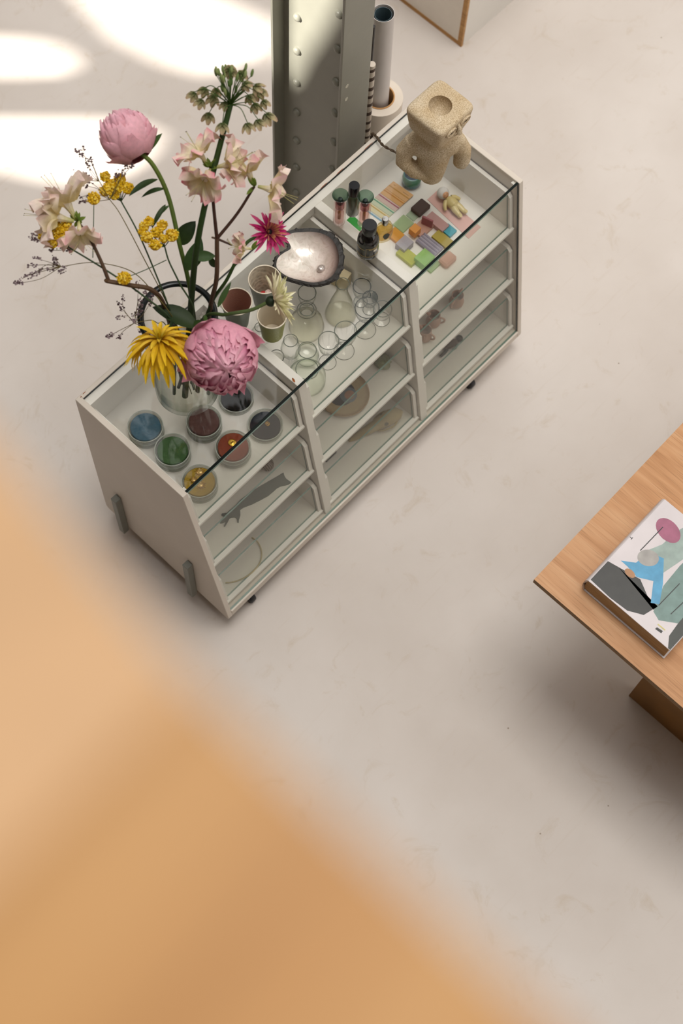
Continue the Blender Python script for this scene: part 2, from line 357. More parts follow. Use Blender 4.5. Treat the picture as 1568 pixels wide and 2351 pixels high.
# ---------------------------------------------------------------- plywood table and book
TH = .69
tc0 = at(1226, 1330, TH)
tab = thing('plywood_table', (tc0.x+.6, tc0.y-.6, FZ), 'plywood table with a panel leg, a picture book lying on it', 'table')
b = MB(); x0, y1 = tc0.x, tc0.y; x1, y0 = x0+1.5, y1-.95; th = .021
b.box(x0, x1, y0, y1, TH-.0015, TH, 0); b.build('tabletop', M_ply, tab, smooth=False)
for k in range(7):
    b = MB(); ins = .0006*(k % 2); b.box(x0+ins, x1-ins, y0+ins, y1-ins, TH-.0015-(k+1)*.0028, TH-.0015-k*.0028)
    b.build('ply_layer', M_plyedge if k % 2 else pmat('ply_edge_light', '9b7850', .6), tab, smooth=False)
pf = at(1443, 1597, FZ)
for k in range(5):
    b = MB(); w0 = .0068
    b.box(pf.x+k*w0, pf.x+(k+1)*w0, y0+.12, pf.y-(.0008 if k % 2 else 0), FZ, TH-.0212)
    b.build('leg_panel', pmat('leg_ply_%d' % (k % 2), ['8d6229', '5e4424'][k % 2], .55, var=.12, vscale=12), tab, smooth=False)
BZ, BT = TH+.0006, .070
c1, c2, c3 = at(1347, 1325, TH+BT), at(1527, 1147, TH+BT), at(1536, 1497, TH+BT)
bx0, bx1, by1, by0 = (c1.x+c3.x)/2, c2.x, c1.y+.002, c3.y
book = thing('picture_book', ((bx0+bx1)/2, (by0+by1)/2, BZ), 'thick hardback picture book with abstract painted cover on the plywood table', 'book')
M_cover = pmat('book_cover_white', 'cdc5c6', .3, var=.05, vscale=14)
M_pages = wood_mat('book_pages', 'b0946f', 'bfa37e', 'cbb08c', 'Y', 4.0, .8)
b = MB(); b.box(bx0+.004, bx1-.004, by0+.004, by1-.008, BZ+.003, BZ+BT-.003); b.build('page_block', M_pages, book, smooth=False)
b = MB()
b.box(bx0, bx1, by0, by1-.012, BZ+BT-.003, BZ+BT); b.build('front_cover', M_cover, book, smooth=False)
b = MB(); b.box(bx0, bx1, by0, by1-.012, BZ, BZ+.003); b.build('back_cover', M_cover, book, smooth=False)
pr = [(by1-.012, BZ)]+[(by1-.012+.010*math.sin(a), BZ+BT/2-BT/2*math.cos(a)) for a in [PI*i/10 for i in range(11)]]+[(by1-.012, BZ+BT-.003), (by1-.003, BZ+BT/2), (by1-.012, BZ+.003)]
b = MB(); b.prismx(pr, bx0, bx1); b.build('spine', M_cover, book)
zc = BZ+BT
def cover_patch(name, pts, col, k):
    P = [at(u, v, zc) for u, v in pts]; P = [(min(max(p.x, bx0+.001), bx1-.001), min(max(p.y, by0+.001), by1-.013)) for p in P]
    a = sum(P[i][0]*P[(i+1) % len(P)][1]-P[(i+1) % len(P)][0]*P[i][1] for i in range(len(P)))
    if a < 0: P = P[::-1]
    b = MB(); b.prism(P, zc, zc+.00012*k); return b.build(name, pmat('print_'+col, col, .35, var=.14, vscale=40), book, smooth=False)
def ell(cu, cv, ru, rv, rot=0, n=22): return [(cu+ru*math.cos(t)*math.cos(rot)-rv*math.sin(t)*math.sin(rot), cv+ru*math.cos(t)*math.sin(rot)+rv*math.sin(t)*math.cos(rot)) for t in [2*PI*i/n for i in range(n)]]
cover_patch('printed_shape', [(1393,1286),(1420,1302),(1470,1330),(1500,1400),(1510,1392),(1478,1412),(1440,1402),(1400,1372),(1355,1330)], '2b2a26', 1)
cover_patch('printed_shape', [(1425,1287),(1460,1292),(1490,1268),(1524,1282),(1522,1340),(1514,1388),(1494,1384),(1500,1334),(1462,1325),(1440,1300)], '4d93b8', 2)
cover_patch('printed_shape', [(1490,1262),(1520,1250),(1556,1218),(1568,1212),(1600,1180),(1600,1260),(1560,1290),(1523,1315)], '8f9f98', 1)
cover_patch('printed_shape', [(1523,1345),(1560,1300),(1620,1240),(1640,1330),(1560,1432),(1512,1424),(1500,1404)], '6d8680', 1)
cover_patch('printed_shape', ell(1534, 1218, 34, 22, .8), '99566f', 2)
cover_patch('printed_shape', ell(1488, 1281, 25, 19, .2), '9b9792', 3)
cover_patch('printed_shape', [(1530,1492),(1537,1500),(1640,1390),(1600,1380),(1556,1432),(1536,1460)], '33352f', 2)
cover_patch('printed_shape', ell(1446, 1316, 14, 8, .7), 'a3764f', 3)
for a_, b_ in (((1470,1264),(1522,1210)), ((1512,1390),(1560,1340)), ((1540,1410),(1580,1372))):
    P0, P1 = at(*a_, zc), at(*b_, zc); d = (P1-P0).normalized(); n = Vector((-d.y, d.x, 0))*.0011
    b = MB(); b.prism([tuple((P0-n)[:2]), tuple((P1-n)[:2]), tuple((P1+n)[:2]), tuple((P0+n)[:2])][::1], zc, zc+.0006); b.build('printed_line', pmat('print_ink', '1e1d1b', .4), book, smooth=False)
cover_patch('publisher_mark', [(1504,1444),(1508,1440),(1522,1449),(1518,1454)], '22201e', 3)
cover_patch('title_line', [(1509,1434),(1511,1432),(1528,1446),(1526,1448)], 'c6bb72', 3)
q = at(1449, 1235, zc); b = MB(); b.box(q.x-.004, q.x+.004, q.y-.003, q.y-.0015, zc, zc+.0004); b.box(q.x-.0008, q.x+.0008, q.y-.003, q.y+.004, zc, zc+.0004); b.build('spine_mark', pmat('print_ink', '1e1d1b', .4), book, smooth=False)

# ---------------------------------------------------------------- white box with wooden edging
wb = at(1060, 107, FZ)
box = thing('white_box', (wb.x+.3, wb.y+.3, FZ), 'white laminate box with oak edging standing on the floor', 'box')
wx, wy, wz = wb.x, wb.y, 0.
b = MB(); b.box(wx+.004, wx+.6, wy+.003, wy+.7, FZ, .62); b.build('body', M_white, box, smooth=False)
b = MB(); b.box(wx-.003, wx+.006, wy+.018, wy+.69, FZ+.018, .60); b.build('side_panel', pmat('white_laminate', 'e2dacd', .25, var=.02), box, smooth=False)
b = MB(); b.box(wx-.004, wx+.006, wy, wy+.70, FZ, FZ+.018); b.build('edge_strip', M_oak, box, smooth=False)
b = MB(); b.box(wx-.004, wx+.006, wy, wy+.018, FZ+.018, .62); b.build('edge_strip', M_oak, box, smooth=False)

# ---------------------------------------------------------------- paper rolls behind the cabinet
def ring(b, c, r0, r1, z0, z1, seg=36, mi=0): b.lathe([(r0, z0), (r1, z0), (r1, z1), (r0, z1)], (c.x, c.y, 0), seg, mi, closed=True)
ZR = .50
rc = at(871, 222, ZR); rc = Vector((max(rc.x, XM+FW+.06), rc.y, FZ))
roll = thing('paper_roll', rc, 'fat cream paper roll on a cardboard core standing behind the cabinet', 'paper roll')
b = MB(); ring(b, rc, .046, .071, FZ, ZR); b.build('paper', pmat('cream_paper', 'd6cabb', .75, var=.02), roll)
b = MB(); ring(b, rc, .0425, .046, FZ, ZR+.003); b.build('cardboard_core', pmat('cardboard', 'b98a55', .8), roll)
wr = at(880, 30, .868); wlow = rc+Vector((.006, -.002, .004)); ax = (wr-wlow)
tr_ = thing('paper_roll', Vector(wlow), 'tall white rolled poster standing inside the cardboard core', 'paper roll')
Ln = ax.length
b = MB(); b.lathe([(.0315, 0), (.0315, Ln), (.030, Ln), (.030, 0)], wlow, 30, ax=ax, closed=True); b.build('outer_sheet', pmat('white_poster', 'c9c2bd', .5, var=.02), tr_)
b = MB(); b.lathe([(.0245, 0), (.0245, Ln-.006), (.0235, Ln-.006), (.0235, 0)], wlow+Vector((.001, .001, 0)), 24, ax=ax, closed=True); b.build('inner_sheet', pmat('teal_print', '4f6268', .5), tr_)
sr = at(851, 320, .62); sr = Vector((XM+FW+.03, sr.y+.05, 0)); st = aty(853, 148, sr.y+.005)
def stripe_mat():
    m, t, o = nt('striped_print'); L = t.links.new; bs = nd(t, 'ShaderNodeBsdfPrincipled', Roughness=.6); L(bs.outputs[0], o.inputs[0])
    wv = nd(t, 'ShaderNodeTexWave', Scale=6.0, Distortion=4.0); wv.bands_direction = 'Z'; L(coords(t, (1, 1, 1.6), (.5, .2, 0)), wv.inputs['Vector'])
    L(ramp(t, wv.outputs['Fac'], [(.66, lin('cfc3b4')), (.74, lin('4d3c32'))]), bs.inputs['Base Color']); return m
b = MB(); b.tube([(st.x+.002, st.y, FZ), (st.x+.002, st.y, st.z)], .010, 16)
b.build('patterned_roll', stripe_mat(), label='thin rolled print with dark stripes between column and paper roll', cat='paper roll')
dp = aty(857, 60, st.y+.03); b = MB(); b.tube([(dp.x, dp.y, FZ), (dp.x, dp.y, dp.z)], .006, 12)
b.build('dark_tube', pmat('dark_tube', '231d1a', .5), label='thin dark tube standing between steel column and white poster roll', cat='tube')

# ---------------------------------------------------------------- timber rail close to the camera
M_rail = wood_mat('rail_timber', 'a06f36', 'aa7c45', 'b28650', 'X', 1.0, .5)
P0 = atd(432, 1560, .25)
rail = thing('timber_rail', (P0.x-.2, P0.y-.3, P0.z-.12), 'orange timber balustrade corner very close in front, out of focus', 'railing')
def slab(name, a, dx, dy, th, mat):
    n = dx.cross(dy).normalized(); n = n if n.z > 0 else -n
    A = [a, a+dx, a+dx+dy, a+dy]; B = [q-n*th for q in A]; b = MB()
    b.add(A+B, [(0,1,2,3), (7,6,5,4)]+[(i, 4+i, 4+(i+1) % 4, (i+1) % 4) for i in range(4)]); return b.build(name, mat, rail, smooth=False)
slab('top_board', P0, Vector((-.5, 0, 0)), Vector((.0, -.5, 0)), .03, M_rail)
e = atd(-30, 1000, .29)-P0
slab('raised_board', P0, Vector((-.5, 0, 0)), e*2.2, .02, pmat('timber_lit_tone', 'c09a72', .5, var=.08))  # same rail timber; the brighter light on this face is in its colour
# ---------------------------------------------------------------- first compartment: felt discs in clear dishes
Z1 = ZF[0]
M_lip = acrylic('glass_lip', '8d938a', .45, .1); M_dlip = acrylic('dark_lip', '4a4f49', .6, .1); M_wlip = acrylic('white_lip', 'd5d9d2', .55, .2)
def lip(parent, c, r, z, t, mat=None):
    b = MB(); b.lathe([(r+t*math.cos(a), z+t*math.sin(a)) for a in [2*PI*i/8 for i in range(8)]], c, 40, closed=True); b.build('rim', mat or M_lip, parent)
M_dish = acrylic('dish_plastic', 'e0e2dc', .22, .2)
def dish(u, v, level, col, name, label, r=.0475, h=.020):
    zb = Z1+level*h*1.03; zt_ = Z1+h*.8+level*h
    p = at(u, v, zt_); c = Vector((p.x, p.y, zb+.0003))
    t = thing('felt_dish', c, label, 'dish', 'felt discs in clear dishes')
    b = MB(); b.lathe([(0, 0), (r, 0), (r, h), (r-.0022, h), (r-.0022, .0025), (0, .0025)], c, 40); b.build('clear_dish', M_dish, t); lip(t, c, r-.0012, h, .0014, M_wlip)
    b = MB(); b.lathe([(0, .003), (r-.0075, .003), (r-.007, .005), (r-.007, h-.0055), (r-.0085, h-.004), (0, h-.004)], c, 40)
    b.build('felt_disc', pmat('felt_'+name, col, .95, var=.10, vscale=160, bump=.4, bscale=900, spec=.1), t); return c, h-.0045
dishes = [('blue', 334, 980, 2, '46677a'), ('green', 396, 1034, 2, '47633f'), ('yellow', 458, 1106, 2, 'a58836'), ('mauve', 468, 968, 2, '5f4440'),
          ('red', 535, 1026, 2, '80402e'), ('navy', 609, 976, 1, '22262e'), ('black', 542, 912, 1, '17181b')]
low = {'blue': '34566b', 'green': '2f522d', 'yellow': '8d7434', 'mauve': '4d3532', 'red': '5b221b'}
tops = {}
for nme, u, v, n, col in dishes:
    for k in range(n):
        up = (k == n-1)
        lab = ('%s felt disc in clear dish, %s' % (nme, 'upper of its stack' if up else 'lower of its stack')) if n == 2 else ('single %s felt disc in a clear dish' % nme)
        # the stack stands straight: lower dish shares the centre of the upper one
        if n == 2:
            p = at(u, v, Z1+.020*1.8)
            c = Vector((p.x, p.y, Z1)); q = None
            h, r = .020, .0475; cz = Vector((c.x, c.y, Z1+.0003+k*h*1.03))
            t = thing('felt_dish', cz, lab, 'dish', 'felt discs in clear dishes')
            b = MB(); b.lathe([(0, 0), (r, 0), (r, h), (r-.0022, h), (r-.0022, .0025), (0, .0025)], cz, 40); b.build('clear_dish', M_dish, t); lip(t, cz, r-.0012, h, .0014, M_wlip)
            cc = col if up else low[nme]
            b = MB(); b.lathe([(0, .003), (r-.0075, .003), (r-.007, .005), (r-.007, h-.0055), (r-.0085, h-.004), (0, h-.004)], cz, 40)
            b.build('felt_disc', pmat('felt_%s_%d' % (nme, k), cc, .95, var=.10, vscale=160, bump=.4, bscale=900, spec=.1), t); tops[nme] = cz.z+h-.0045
        else:
            cz, dh = dish(u, v, 0, col, nme, lab); tops[nme] = cz.z+dh
def sun_charm(u, v, r, k, lab):
    z = tops['yellow']; p = at(u, v, z+.002); b = MB(); n = 14
    for i in range(n):
        a = 2*PI*i/n; d = Vector((math.cos(a), math.sin(a), 0)); s_ = Vector((-d.y, d.x, 0)); L = r*(1 if i % 2 else .82)
        c = Vector((p.x, p.y, z+.0005+.0012*k))
        b.add([c+d*r*.32+s_*r*.11, c+d*L, c+d*r*.32-s_*r*.11, c+d*r*.6+Z_*.0034, c+d*r*.3+Z_*.001], [(0, 2, 1), (0, 1, 3), (1, 2, 3), (0, 3, 4), (3, 2, 4)])
    b.lathe([(r*.30, 0), (r*.30, .0010), (r*.24, .0013), (r*.19, .0006), (r*.1, .0008), (0, .0010)], (p.x, p.y, z+.0005+.0012*k), 16)
    b.build('sun_charm', pmat('pale_gold', 'd8b878', .3, metal=.85), smooth=False, label=lab, cat='charm', group='gold sun charms on yellow felt')
sun_charm(459, 1083, .017, 0, 'large gold sun charm on yellow felt facing the green felt'); sun_charm(461, 1113, .017, 0, 'large gold sun charm on yellow felt beneath the sloping glass'); sun_charm(445, 1102, .013, 1, 'smallest gold sun charm with pointed rays on yellow felt')
p = at(533, 1017, tops['red']); b = MB(); b.lathe([(0, 0), (.0095, 0), (.0105, .001), (.0105, .002), (.0085, .0026), (.008, .0018), (.003, .0018), (0, .0035)], (p.x, p.y, tops['red']+.0003), 24)
b.build('gold_button', M_brass, label='round gold button lying on red felt disc', cat='button')
p = at(614, 974, tops['navy']); b = MB()
b.lathe([(.0052+.0018*math.cos(a), .002+.0018*math.sin(a)) for a in [2*PI*i/8 for i in range(8)]], (p.x, p.y, tops['navy']+.0003), 20, closed=True)
b.lathe([(0, .0003), (.003, .001), (.0032, .003), (.0018, .0045), (0, .005)], (p.x, p.y, tops['navy']+.0003), 12)
b.build('gold_ring', M_brass, label='tiny gold ring lying on navy felt disc', cat='ring')

# ---------------------------------------------------------------- second compartment: clear glassware inside the drawer
GW = M_gloss_glass; Gd = glassm('smoke_glassware', 'fdfdfc', '80857e', .04, .5, dens=5); Gg = glassm('green_tint_glassware', 'fdfefc', 'a9b5a2', .03, .5, dens=6); Gy = glassm('warm_glassware', 'fefefb', 'b9b6a2', .03, .5, dens=7)
GRP = 'clear glassware in the middle drawer'
def shellprof(outer, th=.0016):
    """outer profile (r,z) bottom->top of an open vessel: returns closed-wall profile"""
    inner = [(max(r-th, .0004), z+(th if i == 0 else 0)) for i, (r, z) in enumerate(outer)]
    return [(0, outer[0][1])]+outer+inner[::-1]+[(0, outer[0][1]+th)]
def inmid(p, r, h):
    'keep a vessel of radius r and height h inside the middle drawer'
    return Vector((min(max(p.x, .4675+r), .8265-r), min(max(p.y, yf(Z1+h, .037)+r), -.012-r), p.z))
def vessel(u, v, name, outer, label, cat, mat=GW, z=None, group=GRP, seg=36, th=.0016):
    z = Z1 if z is None else z; p = inmid(at(u, v, z), max(q[0] for q in outer), outer[-1][1]); b = MB(); b.lathe(shellprof(outer, th), (p.x, p.y, z+.0004), seg)
    o = b.build(name, mat, label=label, cat=cat, group=group); lip(o, Vector((p.x, p.y, z+.0004)), outer[-1][0]-.0008, outer[-1][1], .0011, M_dlip if mat is Gd else M_lip); return o
vessel(782, 722, 'conical_flask', [(.040, 0), (.0435, .004), (.043, .010), (.030, .07), (.018, .115), (.0155, .125), (.0155, .160), (.019, .166)], 'conical clear glass flask with narrow neck beside the matchbox', 'flask', Gy)
vessel(703, 762, 'round_carafe', [(.030, 0), (.043, .012), (.049, .035), (.044, .062), (.026, .085), (.017, .097), (.016, .115), (.020, .124)], 'round bellied clear glass carafe with short neck', 'carafe', Gy)
def goblet(u, v, hr, h, rf, label, mat=GW, bowl=.55, ribs=0, name='goblet'):
    p = inmid(at(u, v, Z1), max(hr, rf), h); zb = h*(1-bowl); o = [(rf, 0), (rf*.95, .0015), (.005, .005), (.0032, .010), (.0032, zb-.004), (.006, zb)]
    o += [(hr*s_, zb+h*bowl*t) for s_, t in ((.55, .08), (.85, .3), (.98, .6), (1.0, .85), (1.0, 1.0))]
    inn = [(r-.0014, z) for r, z in o[6:]][::-1]+[(.002, zb+.003), (0, zb+.003)]
    b = MB(); b.lathe([(0, 0)]+o+inn, (p.x, p.y, Z1+.0004), 36)
    root = b.build(name, mat, label=label, cat='glass', group=GRP)
    lip(root, Vector((p.x, p.y, Z1+.0004)), hr-.0006, h, .0012, M_dlip if mat is Gd else M_lip); lip(root, Vector((p.x, p.y, Z1+.0004)), rf-.0012, .0012, .0007)
    if ribs:
        for i in range(ribs):
            a = 2*PI*i/ribs; d = Vector((math.cos(a), math.sin(a), 0)); bb = MB()
            bb.tube([Vector((p.x, p.y, Z1))+d*(hr*s_*.99)+Z_*(zb+h*bowl*t) for s_, t in ((.6, .12), (.85, .3), (.97, .55), (.99, .8))], [.0008, .0016, .0016, .0008], 5)
            bb.build('rib', mat, root)
    return root
goblet(704, 712, .025, .095, .028, 'plain clear goblet standing behind the round carafe')
goblet(752, 832, .028, .125, .025, 'ribbed goblet beside the little cream jug', GW, .5, 9)
goblet(790, 806, .030, .115, .029, 'ribbed goblet beside the dark rimmed coupe', GW, .5, 11)
goblet(838, 757, .033, .122, .031, 'dark rimmed coupe glass on a thin stem', Gd, .42)
goblet(831, 690, .025, .085, .020, 'small round goblet beside the matchbox', Gd, .6)
goblet(847, 712, .021, .07, .018, 'smallest goblet beside the green crystals', Gd, .6)
goblet(888, 722, .026, .06, .024, 'squat clear goblet beside the drawer side', GW, .7)
cj = vessel(705, 822, 'cream_jug', [(.024, 0), (.031, .006), (.033, .018), (.029, .032), (.0245, .038), (.0255, .046)], 'small pale green glass cream jug with pouring lip', 'jug', Gg)
p = at(705, 822, Z1); b = MB(); d = Vector((.8, -.1, 0)).normalized(); c = Vector((p.x, p.y, Z1+.043))
b.tube([c+d*.024, c+d*.032+Z_*.001, c+d*.041+Z_*.003], [.007, .005, .0015], 8); b.build('lip', Gg, cj)
b = MB(); d = -d; b.tube([c+d*.026, c+d*.042-Z_*.002, c+d*.046-Z_*.014, c+d*.038-Z_*.026, c+d*.031-Z_*.030], .0022, 8); b.build('handle', Gg, cj)
bv = vessel(667, 836, 'bud_vase', [(.022, 0), (.020, .002), (.006, .008), (.004, .03), (.006, .05), (.022, .066), (.027, .088), (.024, .112), (.018, .128), (.0195, .135)], 'tall footed bud vase with rounded bulb beside the divider', 'vase')
vessel(598, 778, 'cut_glass_bottle', [(.022, 0), (.027, .005), (.028, .03), (.020, .045), (.010, .052), (.010, .062), (.015, .066)], 'small cut glass bottle behind the lime tumbler', 'bottle', GW, seg=9)
vessel(635, 824, 'small_glass_dish', [(.018, 0), (.020, .006), (.021, .014)], 'small dark rimmed glass dish against the divider', 'dish', Gd)
vessel(706, 890, 'large_glass_jar', [(.045, 0), (.051, .010), (.051, .040), (.040, .058), (.030, .064), (.031, .075)], 'wide clear glass jar near the sloping front pane', 'jar', Gg)
# matchbox
p = at(802, 632, Z1); p.x = min(p.x, .804); mbx = thing('matchbox', (p.x, p.y, Z1), 'cream matchbox with a red dot beside the conical flask', 'matchbox')
a = math.radians(-78); ux, uy = Vector((math.cos(a), math.sin(a), 0)), Vector((-math.sin(a), math.cos(a), 0)); c = Vector((p.x, p.y, Z1+.0305))
b = MB(); b.obox(c, ux, uy, Z_, .026, .0145, .030); b.build('carton', pmat('match_card', 'c9b994', .7, var=.04), mbx, smooth=False, bevel=.0006, bseg=1)
b = MB(); b.lathe([(.0042, 0), (.004, .0003), (0, .0003)], c+Z_*.0301-ux*.004+uy*.004, 14); b.build('red_dot', pmat('match_red', 'c2431f', .6), mbx)
for k, (o1, l) in enumerate(((-.001, .009), (-.006, .016))):
    for i in range(int(l/.0022)):
        if R_.random() < .2: continue
        b = MB(); b.obox(c+Z_*.0302+uy*o1+ux*(-l/2+i*.0022), ux, uy, Z_, .0007, .0015 if k == 0 else .0005, .0002); b.build('print_stroke', pmat('match_ink', '5d4a36', .7), mbx, smooth=False)
# green crystals
p = at(861, 690, Z1)
for k, (dx, dy, h, r) in enumerate(((0, 0, .055, .011), (.012, -.012, .045, .010), (.004, .016, .035, .009))):
    b = MB(); c = Vector((p.x+dx, p.y+dy, Z1+.0004)); b.lathe([(r*.8, 0), (r, h*.25), (r*.9, h*.7), (r*.15, h)], c, 6)
    b.build('crystal', acrylic('crystal_green', '3d5a48', .75, .2), smooth=False, label='%s dark green pointed crystal beside the smallest goblet' % ['tallest', 'middle sized', 'shortest'][k], cat='crystal', group='green crystals')

# ---------------------------------------------------------------- tumblers on the glass top
def relief(name, col, scale=60, rough=.3, strength=.5, typ='wave', cell=.12):
    m, t, o = nt(name); L = t.links.new; bs = nd(t, 'ShaderNodeBsdfPrincipled', Roughness=rough); L(bs.outputs[0], o.inputs[0])
    v = coords(t, (scale, scale, scale)); c = lin(col)
    if typ == 'wave':
        n = nd(t, 'ShaderNodeTexWave', Scale=2.2, Distortion=6, Detail=1); n.wave_type = 'RINGS'; L(v, n.inputs['Vector']); h = n.outputs['Fac']
    else:
        n = nd(t, 'ShaderNodeTexVoronoi', Scale=1.5); L(v, n.inputs['Vector']); h = n.outputs['Distance']
    L(ramp(t, h, [(.1, tuple(x*.62 for x in c)), (.6, c)]), bs.inputs['Base Color'])
    bp = nd(t, 'ShaderNodeBump', Strength=strength, Distance=.004); L(h, bp.inputs['Height']); L(bp.outputs[0], bs.inputs['Normal']); return m
ZG = ZT+.0004
def tumbler(u, v, rt, rb, h, mo, mi_, label):
    p = at(u, v, ZG); c = Vector((p.x, p.y, ZG)); t = thing('tumbler', c, label, 'cup', 'glazed tumblers on the glass top')
    n = 8; prof = [(rb+(rt-rb)*(i/n)**1.3, h*i/n) for i in range(n+1)]
    b = MB(); b.lathe([(0, 0), (rb-.003, 0)]+[(r, z+.002*(i == 0)) for i, (r, z) in enumerate(prof)], c, 44)
    b.f.pop()
    b.m.pop(); b.build('outside', mo, t)
    b = MB(); inn = [(r-.0028, max(z, .005)) for r, z in prof]; b.lathe([(0, .005)]+inn, c, 44); b.f.pop(); b.m.pop(); b.build('inside', mi_, t)
    b = MB(); b.lathe([(rt-.0032+.0018*math.cos(a)+.0016, h+.0018*math.sin(a)) for a in [2*PI*i/10 for i in range(10)]], c, 44, closed=True); b.build('rim', pmat('cream_glaze', 'd8cdb8', .25), t); return c
M_in = relief('cream_relief', 'c9bda8', 55, .35, .35, 'vor')
tumbler(546, 740, .0405, .028, .108, relief('sage_relief', '6f7a66', 60), relief('pink_relief', 'b98672', 50, .4, .5), 'sage green tumbler with brown pink inside')
cpale = tumbler(609, 692, .0430, .030, .112, relief('grey_sage_relief', '8d9384', 60), M_in, 'pale grey green tumbler with sweets inside')
tumbler(625, 766, .0385, .028, .095, relief('lime_relief', '8f9130', 60), pmat('cream_inside', 'cbbfa8', .35), 'lime green embossed tumbler with cream inside')
for k in range(7):
    a = R_.uniform(0, 6.3); r = R_.uniform(0, .017); b = MB(); b.blob(cpale+Vector((r*math.cos(a), r*math.sin(a), .016+.004*(k % 3))), (.010, .008, .006), 8, 5)
    b.build('wrapped_sweet', pmat('sweet_%d' % (k % 2), ['c63a3c', 'e3c9bd'][k % 2], .3), label='%s wrapped sweet inside the pale grey green tumbler' % ['red', 'pinkish white'][k % 2], cat='sweet', group='sweets in the tumbler')

# ---------------------------------------------------------------- pearl shell dish on the glass top
def nacre():
    m, t, o = nt('nacre'); L = t.links.new; bs = nd(t, 'ShaderNodeBsdfPrincipled', Roughness=.2, Metallic=.15); L(bs.outputs[0], o.inputs[0])
    a = nd(t, 'ShaderNodeAttribute', attribute_name='Col'); n = nd(t, 'ShaderNodeTexNoise', Scale=30, Detail=5, Distortion=2); L(coords(t), n.inputs['Vector'])
    mx = nd(t, 'ShaderNodeMix', data_type='RGBA', blend_type='MULTIPLY'); mx.inputs[0].default_value = .6; L(a.outputs['Color'], mx.inputs[6])
    L(ramp(t, n.outputs['Fac'], [(.3, lin('d3c4ba')), (.5, lin('ffffff')), (.7, lin('e0e1d8'))]), mx.inputs[7]); L(mx.outputs[2], bs.inputs['Base Color'])
    bp = nd(t, 'ShaderNodeBump', Strength=.25, Distance=.004); L(n.outputs['Fac'], bp.inputs['Height']); L(bp.outputs[0], bs.inputs['Normal']); return m
outline = [(652,547),(662,560),(666,575),(650,585),(636,598),(633,618),(645,632),(664,643),(690,650),(716,655),(742,652),(764,640),(777,618),(780,595),(775,572),(762,552),(742,540),(716,535),(690,536),(672,538)]
P = [at(u, v, ZG+.03) for u, v in outline]; cs_ = sum((Vector(q) for q in P), Vector())/len(P); cs_.z = ZG
sh = thing('pearl_shell', cs_, 'large pearly oyster shell with dark crusted rim on the glass top', 'shell')
def loop_at(f, n=120):
    out = []; m = len(P)
    for i in range(n):
        s_ = i*m/n; k = int(s_); t = s_-k; a0, a1, a2, a3 = P[(k-1) % m], P[k], P[(k+1) % m], P[(k+2) % m]
        q = .5*((2*a1)+(a2-a0)*t+(2*a0-5*a1+4*a2-a3)*t*t+(3*a1-a0-3*a2+a3)*t*t*t); out.append(q)
    return out
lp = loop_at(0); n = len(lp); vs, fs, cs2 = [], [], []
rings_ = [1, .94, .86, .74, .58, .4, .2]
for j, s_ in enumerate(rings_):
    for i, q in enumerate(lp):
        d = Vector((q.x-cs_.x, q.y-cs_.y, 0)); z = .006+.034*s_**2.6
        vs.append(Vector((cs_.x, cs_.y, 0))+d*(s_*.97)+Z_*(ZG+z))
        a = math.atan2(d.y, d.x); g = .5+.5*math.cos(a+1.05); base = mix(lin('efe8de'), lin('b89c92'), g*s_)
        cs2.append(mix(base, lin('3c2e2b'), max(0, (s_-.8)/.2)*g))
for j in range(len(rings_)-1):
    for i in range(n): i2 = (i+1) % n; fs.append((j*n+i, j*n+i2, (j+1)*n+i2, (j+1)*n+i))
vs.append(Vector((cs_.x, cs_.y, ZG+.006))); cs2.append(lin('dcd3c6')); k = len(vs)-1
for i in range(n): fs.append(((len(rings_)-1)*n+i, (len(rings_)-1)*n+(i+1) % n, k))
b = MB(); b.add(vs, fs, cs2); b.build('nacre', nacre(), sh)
b = MB(); vs, fs = [], []
for i, q in enumerate(lp):
    d = Vector((q.x-cs_.x, q.y-cs_.y, 0)); j_ = R_.uniform(-.0025, .003); u_ = d.normalized()
    wd = .006+.006*(.5+.5*math.cos(math.atan2(d.y, d.x)+.2))
    base = Vector((cs_.x, cs_.y, 0))+d*.97
    vs += [base+Z_*(ZG+.0405), base+u_*wd+Z_*(ZG+.042+j_*.6), base+u_*(wd+.004+j_)+Z_*(ZG+.036+j_), base+u_*(wd-.004)+Z_*(ZG+.022), Vector((cs_.x, cs_.y, 0))+d*.6+Z_*(ZG+.004), Vector((cs_.x, cs_.y, 0))+d*.3+Z_*(ZG+.0005)]
for i in range(n):
    i2 = (i+1) % n
    for k in range(5): fs.append((i*6+k, i*6+k+1, i2*6+k+1, i2*6+k))
b.add(vs, fs); b.build('crusted_rim', pmat('shell_crust', '2a2724', .6, var=.5, vscale=60, bump=.8, bscale=150), sh, smooth=False)
q = at(737, 616, ZG+.018); b = MB(); b.blob((q.x, q.y, ZG+.016), (.013, .011, .008), 16, 10); b.build('blister_pearl', pmat('pearl', 'b5aaa2', .15, metal=.5), sh)

